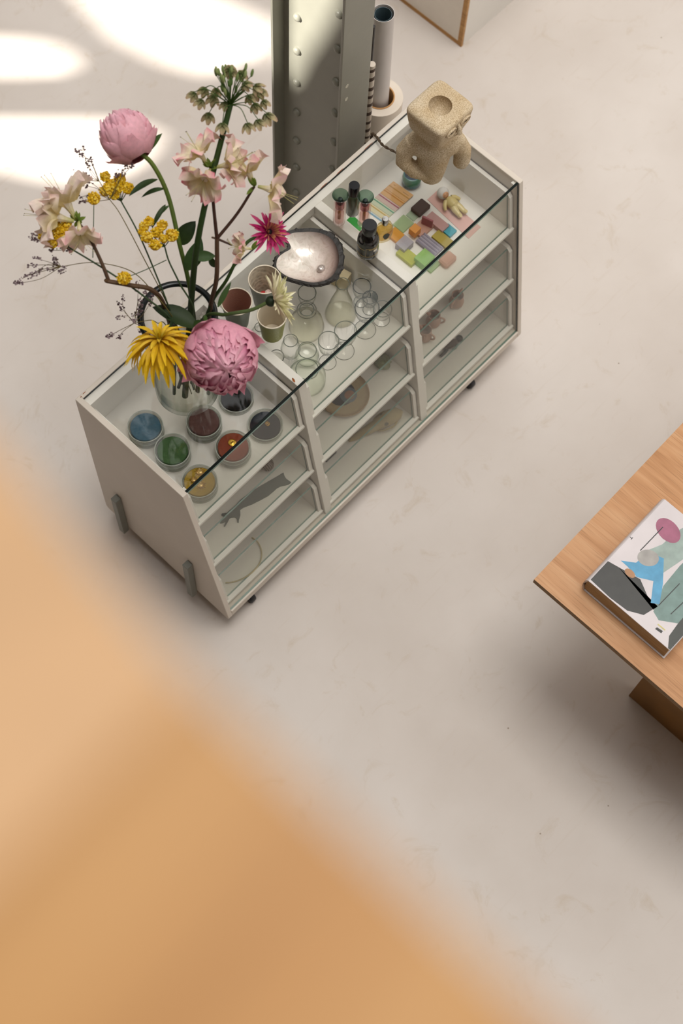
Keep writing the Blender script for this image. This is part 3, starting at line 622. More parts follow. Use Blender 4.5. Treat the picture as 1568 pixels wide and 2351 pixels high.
# ---------------------------------------------------------------- perfume bottles on the glass top
Gp = glassm('pink_glass', 'fefaf9', 'f3dcd8', .05, .5, dens=4); Gs = glassm('green_stopper_glass', 'cfe0d6', '5f8574', .07, .6, dens=1.8)
def tube_bottle(u, v, label):
    p = at(u, v, ZG); c = Vector((p.x, p.y, ZG)); t = thing('perfume_vial', c, label, 'perfume bottle', 'pink perfume vials with green stoppers')
    r = .0165; b = MB(); b.lathe([(0, 0), (.009, 0), (.009, .003), (.011, .006), (r, .014), (r, .098), (r-.002, .102), (r-.004, .102), (r-.004, .016), (.007, .010), (0, .010)], c, 30); b.build('vial', Gp, t)
    b = MB(); b.lathe([(0, .011), (r-.0045, .018), (r-.0045, .055), (0, .055)], c, 24); b.build('perfume', acrylic('pink_liquid', 'f0d0ca', .16, .1), t)
    b = MB(); b.lathe([(0, .028), (.0042, .028), (.0042, .085), (0, .085)], c, 14); b.build('orange_stick', pmat('amber_stick', 'b06c1c', .35), t)
    b = MB(); b.lathe([(0, .082), (r-.0045, .082), (r-.0045, .101), (0, .101)], c, 24); b.build('seal', acrylic('rose_seal', 'c98c90', .35, .2), t)
    b = MB(); b.lathe([(.009, .101), (.010, .108), (.015, .122), (.021, .133), (.0222, .136), (.021, .1365), (.0145, .124), (.0085, .110), (.0075, .103)], c, 30, closed=True); b.build('stopper', Gs, t)
    b = MB(); b.lathe([(0, .101), (.0075, .101), (.0070, .118), (.0055, .121), (0, .1215)], c, 20); b.build('stopper_core', pmat('dark_green_core', '11211d', .2), t)
tube_bottle(778, 514, 'pink perfume vial with green flared stopper standing over the white divider'); tube_bottle(834, 517, 'pink perfume vial with green flared stopper right behind the stout black bottle')
p = at(809, 487, ZG); c = Vector((p.x, p.y, ZG)); t = thing('dark_bottle', c, 'olive green bottle with tall black cap between the pink vials', 'perfume bottle')
b = MB(); b.lathe([(0, 0), (.0165, 0), (.018, .003), (.018, .082), (.016, .088), (.013, .090), (0, .090)], c, 30); b.build('bottle', pmat('olive_glass', '3c4430', .15, spec=.7), t)
b = MB(); b.lathe([(0, .090), (.0145, .090), (.0145, .126), (.0135, .128), (0, .128)], c, 30); b.build('cap', M_blackplastic, t)
p = at(843, 578, ZG); c = Vector((p.x, p.y, ZG)); t = thing('black_bottle', c, 'stout black glass bottle with gold lined label on the glass top', 'perfume bottle')
b = MB(); b.lathe([(0, 0), (.024, 0), (.029, .005), (.030, .015), (.029, .065), (.026, .080), (.018, .092), (.0145, .096), (.0145, .104), (0, .104)], c, 36); b.build('bottle', pmat('black_glass', '0c0b0d', .08, spec=.8), t)
b = MB(); b.lathe([(0, .100), (.0185, .100), (.0195, .103), (.0195, .130), (.018, .133), (0, .133)], c, 32); b.build('cap', M_blackplastic, t)
M_goldline = pmat('gold_print', 'b59a5c', .4, metal=.4)
vdir = math.atan2(CAM.y-c.y, CAM.x-c.x)
def arc(z, a0, a1, r=.0302, rr=.00045): return [c+Vector((r*math.cos(a), r*math.sin(a), z)) for a in [a0+(a1-a0)*i/14 for i in range(15)]]
a0, a1 = vdir-1.15, vdir+1.25
b = MB(); b.tube(arc(.022, a0, a1, .0303), .0004, 4); b.build('label_line', M_goldline, t)
b = MB(); b.tube(arc(.058, vdir-.1, a1, .0296), .0004, 4); b.build('label_line', M_goldline, t)
b = MB(); b.tube(arc(.052, a0, vdir-.25, .0298), .0004, 4); b.build('label_line', M_goldline, t)
b = MB(); b.tube([c+Vector((.0303*math.cos(vdir-.1), .0303*math.sin(vdir-.1), z)) for z in (.022, .04, .058)], .0005, 4); b.build('label_line', M_goldline, t)
a = vdir+.75; dn = Vector((math.cos(a), math.sin(a), 0)); ds = Vector((-dn.y, dn.x, 0))
b = MB(); b.obox(c+dn*.0303+Z_*.047, dn, ds, Z_, .0003, .0055, .0045); b.build('label_square', pmat('label_cream', 'd6cfc0', .5), t, smooth=False)
for k in range(8):
    a = vdir+.2+k*.11; dn = Vector((math.cos(a), math.sin(a), 0)); ds = Vector((-dn.y, dn.x, 0))
    b = MB(); b.obox(c+dn*.0303+Z_*.0555, dn, ds, Z_, .0002, .0010, .0013); b.build('label_letter', M_goldline, t, smooth=False)
p = at(880, 548, ZG); c = Vector((p.x, p.y, ZG)); t = thing('amber_bottle', c, 'flat clear bottle of amber perfume with silver cap', 'perfume bottle')
a = math.radians(-25); ux, uy = Vector((math.cos(a), math.sin(a), 0)), Vector((-math.sin(a), math.cos(a), 0))
def flat_prof(k, zs):
    out = []
    for (wx, wy, z) in zs: out.append([(c+ux*(wx*math.copysign(abs(math.cos(t))**.7, math.cos(t)))+uy*(wy*math.copysign(abs(math.sin(t))**.7, math.sin(t)))+Z_*z) for t in [2*PI*i/28 for i in range(28)]])
    return out
def loft(rows, name, mat, par):
    b = MB(); n = len(rows[0]); vs = [q for r in rows for q in r]; fs = []
    for j in range(len(rows)-1):
        for i in range(n): fs.append((j*n+i, j*n+(i+1) % n, (j+1)*n+(i+1) % n, (j+1)*n+i))
    fs += [tuple(range(n-1, -1, -1)), tuple((len(rows)-1)*n+i for i in range(n))]; b.add(vs, fs); return b.build(name, mat, par)
loft(flat_prof(0, [(.015, .010, 0), (.019, .013, .002), (.0235, .0145, .03), (.0235, .0145, .055), (.019, .012, .068), (.009, .008, .073), (.007, .007, .078)]), 'bottle', glassm('amber_clear', 'fbf6e6', 'c9bb8c', .06, .6, dens=2.0), t)
loft(flat_prof(0, [(.014, .009, .005), (.0215, .0125, .02), (.0215, .0125, .052), (.017, .010, .058)]), 'perfume', acrylic('amber_liquid', 'e6c878', .20, .1), t)
b = MB(); b.lathe([(0, .074), (.0085, .074), (.0092, .078), (.0092, .096), (.008, .0985), (0, .099)], c, 24); b.build('cap', pmat('silver_cap', 'b5b3ae', .18, metal=1), t)
dn = -uy; b = MB(); b.prism([(0, 0)], 0, 0) if False else None
bb = MB(); ring_ = [c+ux*(.009*math.cos(s)*(1+.15*math.sin(3*s)))+dn*.0149+Z_*(.034+.014*math.sin(s)) for s in [2*PI*i/18 for i in range(18)]]
bb.add(ring_+[q+dn*.0004 for q in ring_], [tuple(range(17, -1, -1)), tuple(range(18, 36))]+[(i, (i+1) % 18, 18+(i+1) % 18, 18+i) for i in range(18)]); bb.build('label_print', pmat('label_dark', '2b2c22', .5), t, smooth=False)

# ---------------------------------------------------------------- third compartment: cards, blocks, doll, pot
def quad_card(name, pts, z, th, mat, label, cat, group=None):
    P = [at(u, v, z+th) for u, v in pts]; poly = [(q.x, q.y) for q in P]
    a = sum(poly[i][0]*poly[(i+1) % 4][1]-poly[(i+1) % 4][0]*poly[i][1] for i in range(4))
    if a < 0: poly = poly[::-1]
    b = MB(); b.prism(poly, z, z+th); return b.build(name, mat, smooth=False, label=label, cat=cat, group=group)
quad_card('pink_card', [(1004,437), (1104,521), (1076,548), (981,458)], Z1+.0003, .0012, pmat('pink_card', 'd8aea6', .7, var=.02), 'large pink card under the baby doll', 'card')
quad_card('green_card', [(809,493), (836,517), (826,531), (796,505)], Z1+.0003, .0012, pmat('green_card', '1d8a2c', .5), 'bright green card beneath the pink vials', 'card')
cc = [('d1a26c', 'b4842f'), ('cf9f62', 'b97a24'), ('c9aca2', '8f2d4a'), ('b9c2a4', '3f8a6a'), ('cdc39b', 'b8952f'), ('b8bfc0', '4a8aa8')]
names = ['apricot', 'orange', 'rose', 'green', 'yellow', 'blue']
A0, A1, A2 = at(903, 419, Z1), at(949, 451, Z1), at(879, 512, Z1)
dX = (A2-A1)/6.0; dY = A1-A0
for k in range(6):
    o = A0+dX*k; z = Z1+.0004+.0011*(5-k); ux = dX*1.02 if k == 5 else dX*1.6; poly = [o, o+dY, o+dY+ux, o+ux]
    poly = [(q.x, q.y) for q in poly]; aa = sum(poly[i][0]*poly[(i+1) % 4][1]-poly[(i+1) % 4][0]*poly[i][1] for i in range(4)); poly = poly if aa > 0 else poly[::-1]
    t = MB().prism(poly, z, z+.001).build('colour_card', pmat('card_'+names[k], cc[k][0], .5, var=.03), smooth=False, label='%s colour card in the fanned row of cards' % names[k], cat='card', group='fanned colour cards')
    e0 = o+dX*.82; s_ = [e0, e0+dY, e0+dY+dX*.16, e0+dX*.16]; s_ = [(q.x, q.y) for q in s_]; s_ = s_ if aa > 0 else s_[::-1]
    MB().prism(s_, z+.001, z+.0013).build('colour_stripe', pmat('stripe_'+names[k], cc[k][1], .5), t, smooth=False)
    e0 = o+dX*.35+dY*.12; s_ = [e0, e0+dY*.08, e0+dY*.08+dX*.14, e0+dX*.14]; s_ = [(q.x, q.y) for q in s_]; s_ = s_ if aa > 0 else s_[::-1]
    MB().prism(s_, z+.001, z+.0012).build('card_print', pmat('stripe_'+names[k], cc[k][1], .5), t, smooth=False)
    e0 = o+dX*.5+dY*.6; s_ = [e0, e0+dY*.28, e0+dY*.28+dX*.05, e0+dX*.05]; s_ = [(q.x, q.y) for q in s_]; s_ = s_ if aa > 0 else s_[::-1]
    MB().prism(s_, z+.001, z+.0012).build('card_print', pmat('card_ink', '6b5a45', .6), t, smooth=False)
def block(u, v, sx, sy, sz, col, label, z=0, opac=.6, rot=0, cham=.0008, name='acrylic_block', mat=None):
    p = at(u, v, Z1+z+sz); c = Vector((p.x, p.y, Z1+.0004+z+sz/2)); a = math.radians(rot)
    ux, uy = Vector((math.cos(a), math.sin(a), 0)), Vector((-math.sin(a), math.cos(a), 0)); b = MB(); b.obox(c, ux, uy, Z_, sx/2, sy/2, sz/2)
    hexc = ''.join('%02x' % min(255, int(int(col[i:i+2], 16)*.84+255*.16*(1.15 if int(col[i:i+2], 16) > 120 else .7))) for i in (0, 2, 4))
    return b.build(name, mat or acrylic('acryl_'+col, hexc, opac*.9), smooth=False, bevel=cham, bseg=1, label=label, cat='block', group='coloured blocks in the drawer')
block(966, 474, .048, .036, .016, '3f2a26', 'dark brown chocolate coloured block with shallow grid', mat=pmat('brown_block', '3f2a26', .6), cham=.003)
block(926, 513, .046, .040, .006, 'b9cfa0', 'pale clear green square tile', opac=.4)
block(950, 492, .034, .030, .004, 'c5d6bd', 'nearly clear square tile with green edge', opac=.35)
block(911, 540, .034, .046, .012, 'd58b1e', 'flat orange amber block', opac=.7)
block(972, 520, .060, .040, .012, 'cf9a84', 'salmon pink block lying beneath the orange cube', opac=.65)
block(953, 524, .026, .024, .026, 'd98a3c', 'small orange cube standing on salmon block', z=.0125, opac=.7)
block(982, 502, .006, .034, .034, '8a4a52', 'upright maroon acrylic slab', z=.0125, opac=.75, rot=15)
block(1004, 508, .030, .066, .018, 'b98580', 'long dusty rose block beside the pink card', opac=.7)
block(1031, 528, .030, .034, .010, '2f93a8', 'bright teal square block', opac=.8)
block(1016, 548, .032, .056, .012, 'a08a2a', 'olive mustard block beside the teal block', opac=.75)
block(929, 557, .040, .034, .026, 'a59fa8', 'greyish lilac acrylic cube', opac=.65)
lv_ = block(986, 560, .038, .072, .012, 'a8a0ae', 'lavender block with fine parallel grooves', opac=.6)
pp = wpos(lv_)
for k in range(4):
    b = MB(); b.box(pp.x-.017+k*.0095, pp.x-.013+k*.0095, pp.y-.034, pp.y+.034, Z1+.0124, Z1+.0134); b.build('ridge', acrylic('acryl_ridge', '8f8798', .7), lv_, smooth=False)
block(936, 586, .034, .060, .014, 'b5b74a', 'yellow green slab against the divider', opac=.65)
block(975, 590, .044, .040, .030, '8fbf78', 'solid mint green cube', opac=.6)
block(990, 606, .042, .036, .008, 'a8c890', 'thin mint green tile in front of the mint cube', opac=.5)
block(1028, 592, .046, .034, .020, 'd3a28c', 'peach pink slab near the sloping front', opac=.6, cham=.005)
# doll
hd, ft = at(1018, 446, Z1+.02), at(1062, 492, Z1+.012)
c0 = Vector((hd.x, hd.y, Z1+.0235)); doll = thing('baby_doll', Vector((c0.x, c0.y, Z1+.001)), 'small cream plastic baby doll with white bonnet lying on pink card', 'doll')
ax = Vector((ft.x-hd.x, ft.y-hd.y, 0)); L0 = ax.length; ax.normalize(); sd2 = Vector((-ax.y, ax.x, 0)); M_doll = pmat('doll_cream', 'd6c489', .3, var=.03, spec=.6)
bones = [((.018, 0, -.004), .008), ((.030, 0, -.006), .0135), ((.046, 0, -.006), .0125)]
b = MB(); q = lambda f, s_, z: c0+ax*(f*L0)+sd2*s_+Z_*z
b.tube([q(.20, 0, -.004), q(.28, 0, -.005), q(.42, 0, -.006), q(.58, 0, -.006), q(.66, 0, -.007)], [.008, .0135, .0165, .0155, .008], 14)
for s_ in (1, -1):
    b.tube([q(.56, s_*.005, -.007), q(.75, s_*.009, -.008), q(.92, s_*.0095, -.0095), q(.99, s_*.010, -.009), q(1.04, s_*.011, -.003)], [.0105, .0095, .0075, .0078, .0045], 10)
    b.tube([q(.27, s_*.010, -.003), q(.34, s_*.020, -.005), q(.44, s_*.026, -.009), q(.50, s_*.028, -.011)], [.0068, .0062, .005, .004], 10)
ob = b.build('body', M_doll, doll)
ob.location.z += 0.0
b = MB(); b.blob(c0-ax*.002, (.0178, .0178, .0178), 20, 14); b.build('bonnet', pmat('bonnet_white', 'd9d6d2', .8, bump=.3), doll)
vd = (CAM-c0).normalized(); vd = (vd*.8+ax*.25+Vector((.1, -.3, 0))).normalized()
xx = vd.orthogonal().normalized(); b = MB(); b.blob(c0+vd*.0105, (.0105, .0105, .0078), 18, 10, axes=(xx, vd.cross(xx), vd)); b.build('face', pmat('doll_face', 'd9a47c', .4), doll)
side = ax.cross(vd).normalized(); dwn = vd.cross(side).normalized(); dwn = dwn if dwn.dot(ax) > 0 else -dwn
for s_ in (-1, 1):
    b = MB(); b.blob(c0+vd*.0178+side*(s_*.0042)-dwn*.0012, .0011, 8, 6); b.build('eye', pmat('doll_eye', '2a2622', .3), doll)
b = MB(); b.blob(c0+vd*.0180+dwn*.0035, (.0013, .0013, .0008), 8, 6); b.build('mouth', pmat('doll_mouth', 'b5503c', .4), doll)
# blue pot
p = at(944, 420, Z1); c = Vector((p.x, p.y, Z1+.0004)); t = thing('blue_pot', c, 'small round pot banded in blue and green under the stone lamp', 'pot')
b = MB(); b.lathe([(0, 0), (.022, 0), (.027, .008), (.028, .03), (.025, .045), (.022, .046), (.022, .004), (0, .004)], c, 32,
    cols=[lin(x) for x in ('24456b', '24456b', '2c6f86', '2f7a5a', '3a7f63', '24556f', '1f3b52', '1f3b52')]); b.build('bowl', flora('glaze', .2, 0.), t)
# ---------------------------------------------------------------- vase of flowers on the glass top
VC = at(431, 894, ZG); VR, VH = .090, .385; VB = .081; ZM = ZG+VH
vase = thing('glass_vase', VC, 'tall clear glass cylinder vase holding cut flowers on the cabinet', 'vase')
b = MB(); b.lathe([(0, 0), (VB-.012, 0), (VB-.004, .004), (VB, .012), (VR, VH-.004), (VR-.0035, VH-.004), (VB-.0035, .020), (VB-.012, .014), (0, .014)], VC, 64)
b.build('glass_body', glassm('vase_glass', 'fefefd', '9aa49b', .03, .25, dens=6), vase)
b = MB(); b.lathe([(VR-.004+.0078*math.cos(a), VH-.003+.006*math.sin(a)) for a in [2*PI*i/12 for i in range(12)]], VC, 64, closed=True)
b.build('rim', pmat('vase_rim', '101718', .2, spec=.4, var=.2), vase, label='thick dark rounded rim')
b = MB(); b.lathe([(0, .0145), (VB-.006, .0205), (VB-.0045, .03), (VB-.0035, .075), (0, .075)], VC, 56)
b.build('water', glassm('water', 'fafaf6', 'a5aba0', .05, .3, dens=4), vase)
FL = flora()
GREEN, DGREEN, LGREEN, BROWN = lin('3f5a24'), lin('22351c'), lin('6f8136'), lin('4a3527')
CAMU = ROT @ Vector((0, 1, 0)); CAMR = ROT @ Vector((1, 0, 0)); CAMF = -(ROT @ Vector((0, 0, -1)))   # picture up / right / towards viewer
def rnd(a, b_): return R_.uniform(a, b_)
def crv(pts, n=6):
    P = [Vector(p) for p in pts]; out = []
    Q = [P[0]*2-P[1]]+P+[P[-1]*2-P[-2]]
    for i in range(1, len(Q)-2):
        for k in range(n):
            t = k/n; a0, a1, a2, a3 = Q[i-1], Q[i], Q[i+1], Q[i+2]
            out.append(.5*((2*a1)+(a2-a0)*t+(2*a0-5*a1+4*a2-a3)*t*t+(3*a1-a0-3*a2+a3)*t*t*t))
    out.append(P[-1]); return out
def px(*L): return [at(u, v, z) for u, v, z in L]
def instem(u, v):
    """foot of a stem inside the vase, kept within the glass"""
    p = at(u, v, ZG+.02); d = Vector((p.x-VC.x, p.y-VC.y, 0))
    if d.length > VB-.022: d = d.normalized()*(VB-.022)
    return Vector((VC.x+d.x, VC.y+d.y, ZG+.022))
def clampmouth(u, v):
    p = at(u, v, ZM); d = Vector((p.x-VC.x, p.y-VC.y, 0))
    if d.length > VR-.014: d = d.normalized()*(VR-.014)
    return Vector((VC.x+d.x, VC.y+d.y, ZM))
def petal(b, base, dr, up, L, w, bend, c0, c1, cup=.25, n=6, m=2, wf=None, ruf=0., edge=None, twist=0., pointed=1.):
    dr = Vector(dr).normalized(); up = Vector(up); up = (up-dr*up.dot(dr)).normalized(); sd_ = dr.cross(up)
    wf = wf or (lambda t: math.sin(PI*min(1, t*.93+.07))**.7)
    vs, cs, fs = [], [], []; pos = Vector(base); W_ = 2*m+1
    ph = [rnd(0, 6.3) for _ in range(3)]
    for i in range(n+1):
        t = i/n; a = bend*t; d = dr*math.cos(a)+up*math.sin(a); nn = up*math.cos(a)-dr*math.sin(a)
        if i: pos = pos+d*(L/n)
        tw = twist*t; s2 = sd_*math.cos(tw)+nn*math.sin(tw)
        for k in range(-m, m+1):
            s_ = k/m; ww = w*wf(t)*.5
            r_ = ruf*t*(math.sin(5*s_+ph[0]+2*t)+.6*math.sin(11*s_+ph[1]))*.5
            vs.append(pos+s2*(s_*ww)+nn*(cup*ww*s_*s_+r_*w))
            c = mix(c0, c1, t)
            if edge: c = mix(c, edge, min(1, max(t-.55, 0)*1.6*(.5+.5*abs(s_))*(1+.5*math.sin(4*s_+ph[2]))))
            cs.append(c)
    for i in range(n):
        for k in range(2*m): q = i*W_+k; fs.append((q, q+1, q+W_+1, q+W_))
    b.add(vs, fs, cs)
def leaf(parent, base, tip, w, up, col=DGREEN, bend=.5, name='leaf'):
    base, tip = Vector(base), Vector(tip); d = tip-base; L = d.length; b = MB(); up = Vector(up)
    dr = d.normalized(); u2 = (up-dr*up.dot(dr)).normalized(); dr2 = (dr*math.cos(bend/2)+u2*math.sin(bend/2))
    petal(b, base, dr2, u2, L*1.04, w, -bend, mix(col, LGREEN, .12), col, cup=.35, n=8, m=2, wf=lambda t: math.sin(PI*min(1, t*.97+.03))**.8*(1-.3*t))
    return b.build(name, FL, parent)
def stem(parent, pts, r0, r1, c0, c1=None, seg=8, name='stem', n=6):
    P = crv(pts, n); k = len(P); b = MB(); b.tube(P, [r0+(r1-r0)*i/(k-1) for i in range(k)], seg, cols=[mix(c0, c1 or c0, i/(k-1)) for i in range(k)]); return b.build(name, FL, parent)
def flower(name, foot, label, cat='flower', group=None): return thing(name, foot, label, cat, group)

# peonies ---------------------------------------------------------------
def peony_head(parent, c, ax, R, cols, squash=1., opened=0):
    c = Vector(c); ax = Vector(ax).normalized(); X = ax.orthogonal().normalized(); Y = ax.cross(X)
    co, ci, cd = cols
    def patch(r, tt, tb, phi, w, ruf, flare, c0, c1, nu=9, nv=8):
        b = MB(); vs, cs, fs = [], [], []; p1, p2, p3 = rnd(0, 6.3), rnd(0, 6.3), rnd(0, 6.3)
        for i in range(nu+1):
            u_ = i/nu
            for k in range(nv+1):
                v = -1+2*k/nv; ue = u_*(1-.16*abs(v)**3-.09*math.sin(5*v+p1)*u_-.06*math.sin(12*v+p2)*u_)
                th = tb+(tt-tb)*ue; wv = w*math.sin(PI*min(1, .18+.72*u_))**.6
                ph = phi+v*wv/max(math.sin(th), .42)
                rr = R*(r+flare*ue**4+ruf*ue*ue*(math.sin(4*v+p2)*.5+.35*math.sin(9*v+p3+3*u_))) * (1+.06*(1-v*v))
                d = X*(math.sin(th)*math.cos(ph))+Y*(math.sin(th)*math.sin(ph))+ax*(math.cos(th)*squash)
                vs.append(c+d*rr); cs.append(mix(mix(c0, c1, ue**1.5), cd, .25*max(0, math.sin(5*v+p3))*(1-ue)))
        for i in range(nu):
            for k in range(nv): q = i*(nv+1)+k; fs.append((q, q+1, q+nv+2, q+nv+1))
        b.add(vs, fs, cs); b.build('petal', FL, parent)
    dg = math.radians
    for r, tt, n, w, ruf, fl, o in ((1.03, 88, 4, .55, .05, .16, .3), (1.0, 62, 6, .58, .03, .05, 0), (.97, 48, 7, .50, .04, .03, .5), (.94, 36, 7, .44, .05, .03, .2)):
        for k in range(n): patch(r+rnd(-.02, .02), dg(tt+opened+rnd(-8, 8)), dg(158), 2*PI*(k+o)/n+rnd(-.15, .15), w, ruf, fl, mix(co, cd, .2), co)
    N = 44
    for k in range(N):
        th = math.radians(6+60*math.sqrt((k+.5)/N)); ph = k*2.39996+rnd(-.25, .25); rr = R*(.86+.13*th/math.radians(66)+rnd(-.03, .03))
        T = -X*math.sin(ph)+Y*math.cos(ph); w = rnd(.26, .40); p1, p2 = rnd(0, 6.3), rnd(0, 6.3); lift = rnd(.02, .13); L0 = dg(rnd(34, 50)); L1 = dg(rnd(12, 24)); tl = rnd(-.35, .35)
        b = MB(); vs, cs, fs = [], [], []; nu, nv = 6, 8
        for i in range(nu+1):
            u_ = i/nu
            for q in range(nv+1):
                v = -1+2*q/nv; ue = u_*(1-.22*v*v-.10*math.sin(4*v+p1)*u_-.07*math.sin(9*v+p2)*u_)
                t_ = th+L0-(L0+L1)*ue; d = X*(math.sin(t_)*math.cos(ph))+Y*(math.sin(t_)*math.sin(ph))+ax*(math.cos(t_)*squash)
                wv = w*math.sin(PI*min(1, .2+.62*u_))**.6
                d = (d+T*(v*wv+tl*ue*.3)).normalized()
                h = rr+R*(lift*ue**3+.05*ue*math.sin(5*v+p2)-.05*abs(v)**3)
                vs.append(c+d*h); cs.append(mix(mix(cd, ci, min(1, ue*1.4)), mix(co, (1, 1, 1), .12), ue**2.2))
        for i in range(nu):
            for q in range(nv): e_ = i*(nv+1)+q; fs.append((e_, e_+1, e_+nv+2, e_+nv+1))
        b.add(vs, fs, cs); b.build('petal', FL, parent)
PINK = (lin('e2a3b4'), lin('cf7f9c'), lin('b85a80'))
f = flower('peony', instem(455, 900), 'pale pink peony bloom leaning back on a curved green stem')
hc = at(293, 316, 1.42); tip = at(322, 352, 1.41); axA = (hc-tip).normalized()
stem(f, [instem(455, 900), clampmouth(440, 690)]+px((412, 560, 1.27), (386, 450, 1.34), (352, 380, 1.39))+[tip+axA*.006], .0052, .0052, GREEN, LGREEN)
peony_head(f, hc+axA*.004, (axA+CAMU*.25+CAMF*.05), .058, (lin('ecb6c2'), lin('dc9cae'), lin('c98a86')), 1., 26)
for k in range(5):
    a = 2*PI*k/5+.3; X1 = axA.orthogonal().normalized(); Y1 = axA.cross(X1); d = (X1*math.cos(a)+Y1*math.sin(a))
    b = MB(); petal(b, tip+axA*.004, (d+axA*.35), axA, .036, .026, 1.1, lin('4a5a26'), lin('b98a5c') if k % 2 else lin('4f6a2c'), cup=.4, n=5); b.build('sepal', FL, f)
leaf(f, at(332, 352, 1.40), at(371, 307, 1.43), .020, CAMF, lin('3a5525'))
leaf(f, at(362, 412, 1.37), at(297, 448, 1.38), .026, CAMF+CAMU, DGREEN)
leaf(f, at(378, 434, 1.35), at(325, 452, 1.34), .022, CAMF+CAMU, lin('30482a'))
leaf(f, at(380, 470, 1.33), at(348, 524, 1.31), .013, CAMF, DGREEN, 1.2)
leaf(f, at(388, 472, 1.33), at(357, 500, 1.31), .010, CAMF, lin('2f4a22'), 1.0)
leaf(f, at(412, 560, 1.26), at(448, 508, 1.30), .045, CAMF, lin('1c2f18'), .9)
leaf(f, at(428, 620, 1.22), at(462, 548, 1.27), .045, CAMF+CAMR*.4, lin('34502b'), .7)
leaf(f, at(445, 590, 1.25), at(494, 588, 1.25), .030, CAMF, lin('44603a'), .6)
leaf(f, at(482, 590, 1.24), at(492, 614, 1.22), .018, CAMF, DGREEN, .5)
f = flower('peony', instem(480, 905), 'full bright pink peony bloom hanging over the vase rim')
hc = at(507, 819, 1.23); axB = (CAMF*.75+CAMR*.15-CAMU*.35).normalized(); tb_ = hc-axB*.058
stem(f, [instem(480, 905), clampmouth(470, 735), at(478, 765, 1.20), tb_+axB*.01], .005, .005, GREEN)
peony_head(f, hc, axB, .079, PINK, .95)
for k in range(5):
    a = 2*PI*k/5; X1 = axB.orthogonal().normalized(); Y1 = axB.cross(X1)
    b = MB(); petal(b, tb_+axB*.004, X1*math.cos(a)+Y1*math.sin(a)+axB*.2, axB, .035, .026, 1.0, GREEN, DGREEN, cup=.4, n=5); b.build('sepal', FL, f)
leaf(f, at(452, 752, ZM+.02), at(352, 704, ZM+.035), .055, CAMF+CAMU*.5, lin('1b2c17'), .6)
leaf(f, at(450, 760, ZM+.015), at(475, 742, ZM+.03), .045, CAMF, lin('2f4722'), .6)
leaf(f, at(470, 762, ZM+.01), at(514, 735, ZM+.03), .03, CAMF, lin('1d2f19'), .6)

# daisies with strap petals ---------------------------------------------
def daisy(parent, c, ax, rings, colr, disc=None, seed=1):
    c = Vector(c); ax = Vector(ax).normalized(); X = ax.orthogonal().normalized(); Y = ax.cross(X)
    for (n, L, w, elev, bend, c0, c1, cup, jl) in rings:
        for k in range(n):
            a = 2*PI*(k+rnd(-.3, .3))/n; e = elev+rnd(-.18, .18); d = (X*math.cos(a)+Y*math.sin(a))
            dr = d*math.cos(e)+ax*math.sin(e); up = ax*math.cos(e)-d*math.sin(e)
            b = MB(); petal(b, c+d*.005+ax*(.002+.004*math.sin(e)), dr, up, L*rnd(1-jl, 1+jl), w*rnd(.85, 1.15), bend+rnd(-.35, .35), c0, c1, cup=cup, n=6, m=1, wf=lambda t: (.45+.55*math.sin(PI*min(1, t*.9)))*(1 if t < .75 else max(.15, 1-(t-.75)*3.2)), twist=rnd(-.3, .3))
            b.build('petal', FL, parent)
    if disc:
        b = MB(); b.blob(c+ax*.004, (disc[0], disc[0], disc[0]*.6), 14, 8, col=disc[1], axes=(X, Y, ax)); b.build('disc', FL, parent)
f = flower('yellow_daisy', instem(400, 905), 'yellow spider chrysanthemum with drooping strap petals over the vase rim')
hc = at(368, 782, 1.24); ax = (Z_*.8+CAMU*.55-CAMR*.12).normalized()
stem(f, [instem(400, 905), clampmouth(400, 745), hc-ax*.012], .0042, .0042, DGREEN)
YEL, YED = lin('e2bd1e'), lin('c28e12')
daisy(f, hc, ax, [(34, .100, .0135, -.05, -1.25, YED, YEL, .5, .16), (26, .085, .0125, .22, -1.2, YED, YEL, .5, .2), (14, .050, .011, .65, -.8, YED, lin('e8c93a'), .6, .25), (8, .026, .008, 1.05, -.3, lin('8e7a1a'), YEL, .6, .2)], None, (.009, lin('8a7d22')))
b = MB(); b.blob(hc-ax*.008, (.012, .012, .010), 12, 7, col=DGREEN); b.build('calyx', FL, f)
f = flower('magenta_daisy', instem(440, 880), 'magenta spider chrysanthemum with cream petal tips and a dark centre')
hc = at(616, 533, 1.31); ax = (CAMF*.72+CAMR*.55+Z_*.1).normalized()
stem(f, [instem(440, 880), clampmouth(478, 715)]+px((522, 640, 1.24), (562, 562, 1.30))+[hc-ax*.014], .0042, .004, DGREEN, GREEN)
MAG, MAD, TIPC = lin('c2266f'), lin('8d1250'), lin('d9a56a')
daisy(f, hc, ax, [(24, .046, .0085, .05, -.15, MAG, mix(MAG, lin('d880a0'), .4), .6, .2), (20, .038, .0075, .45, -.2, MAD, MAG, .7, .2), (12, .020, .005, .85, .2, MAD, TIPC, .8, .3), (14, .030, .004, .6, .1, MAG, TIPC, .8, .3)], None, (.0085, lin('1d0a12')))
b = MB(); b.blob(hc-ax*.008, (.010, .010, .008), 12, 7, col=GREEN); b.build('calyx', FL, f)
f = flower('white_daisy', instem(410, 890), 'creamy white chrysanthemum with lime tips turned sideways')
hc = at(628, 690, 1.235); ax = (CAMR*.85+CAMF*.15+CAMU*.22).normalized()
stem(f, [instem(410, 890), clampmouth(462, 738)]+px((520, 722, 1.215), (575, 712, 1.225))+[hc-ax*.012], .0045, .0042, DGREEN, lin('5a6b3a'))
CRM, LIM = lin('ebe3cd'), lin('c2c85c')
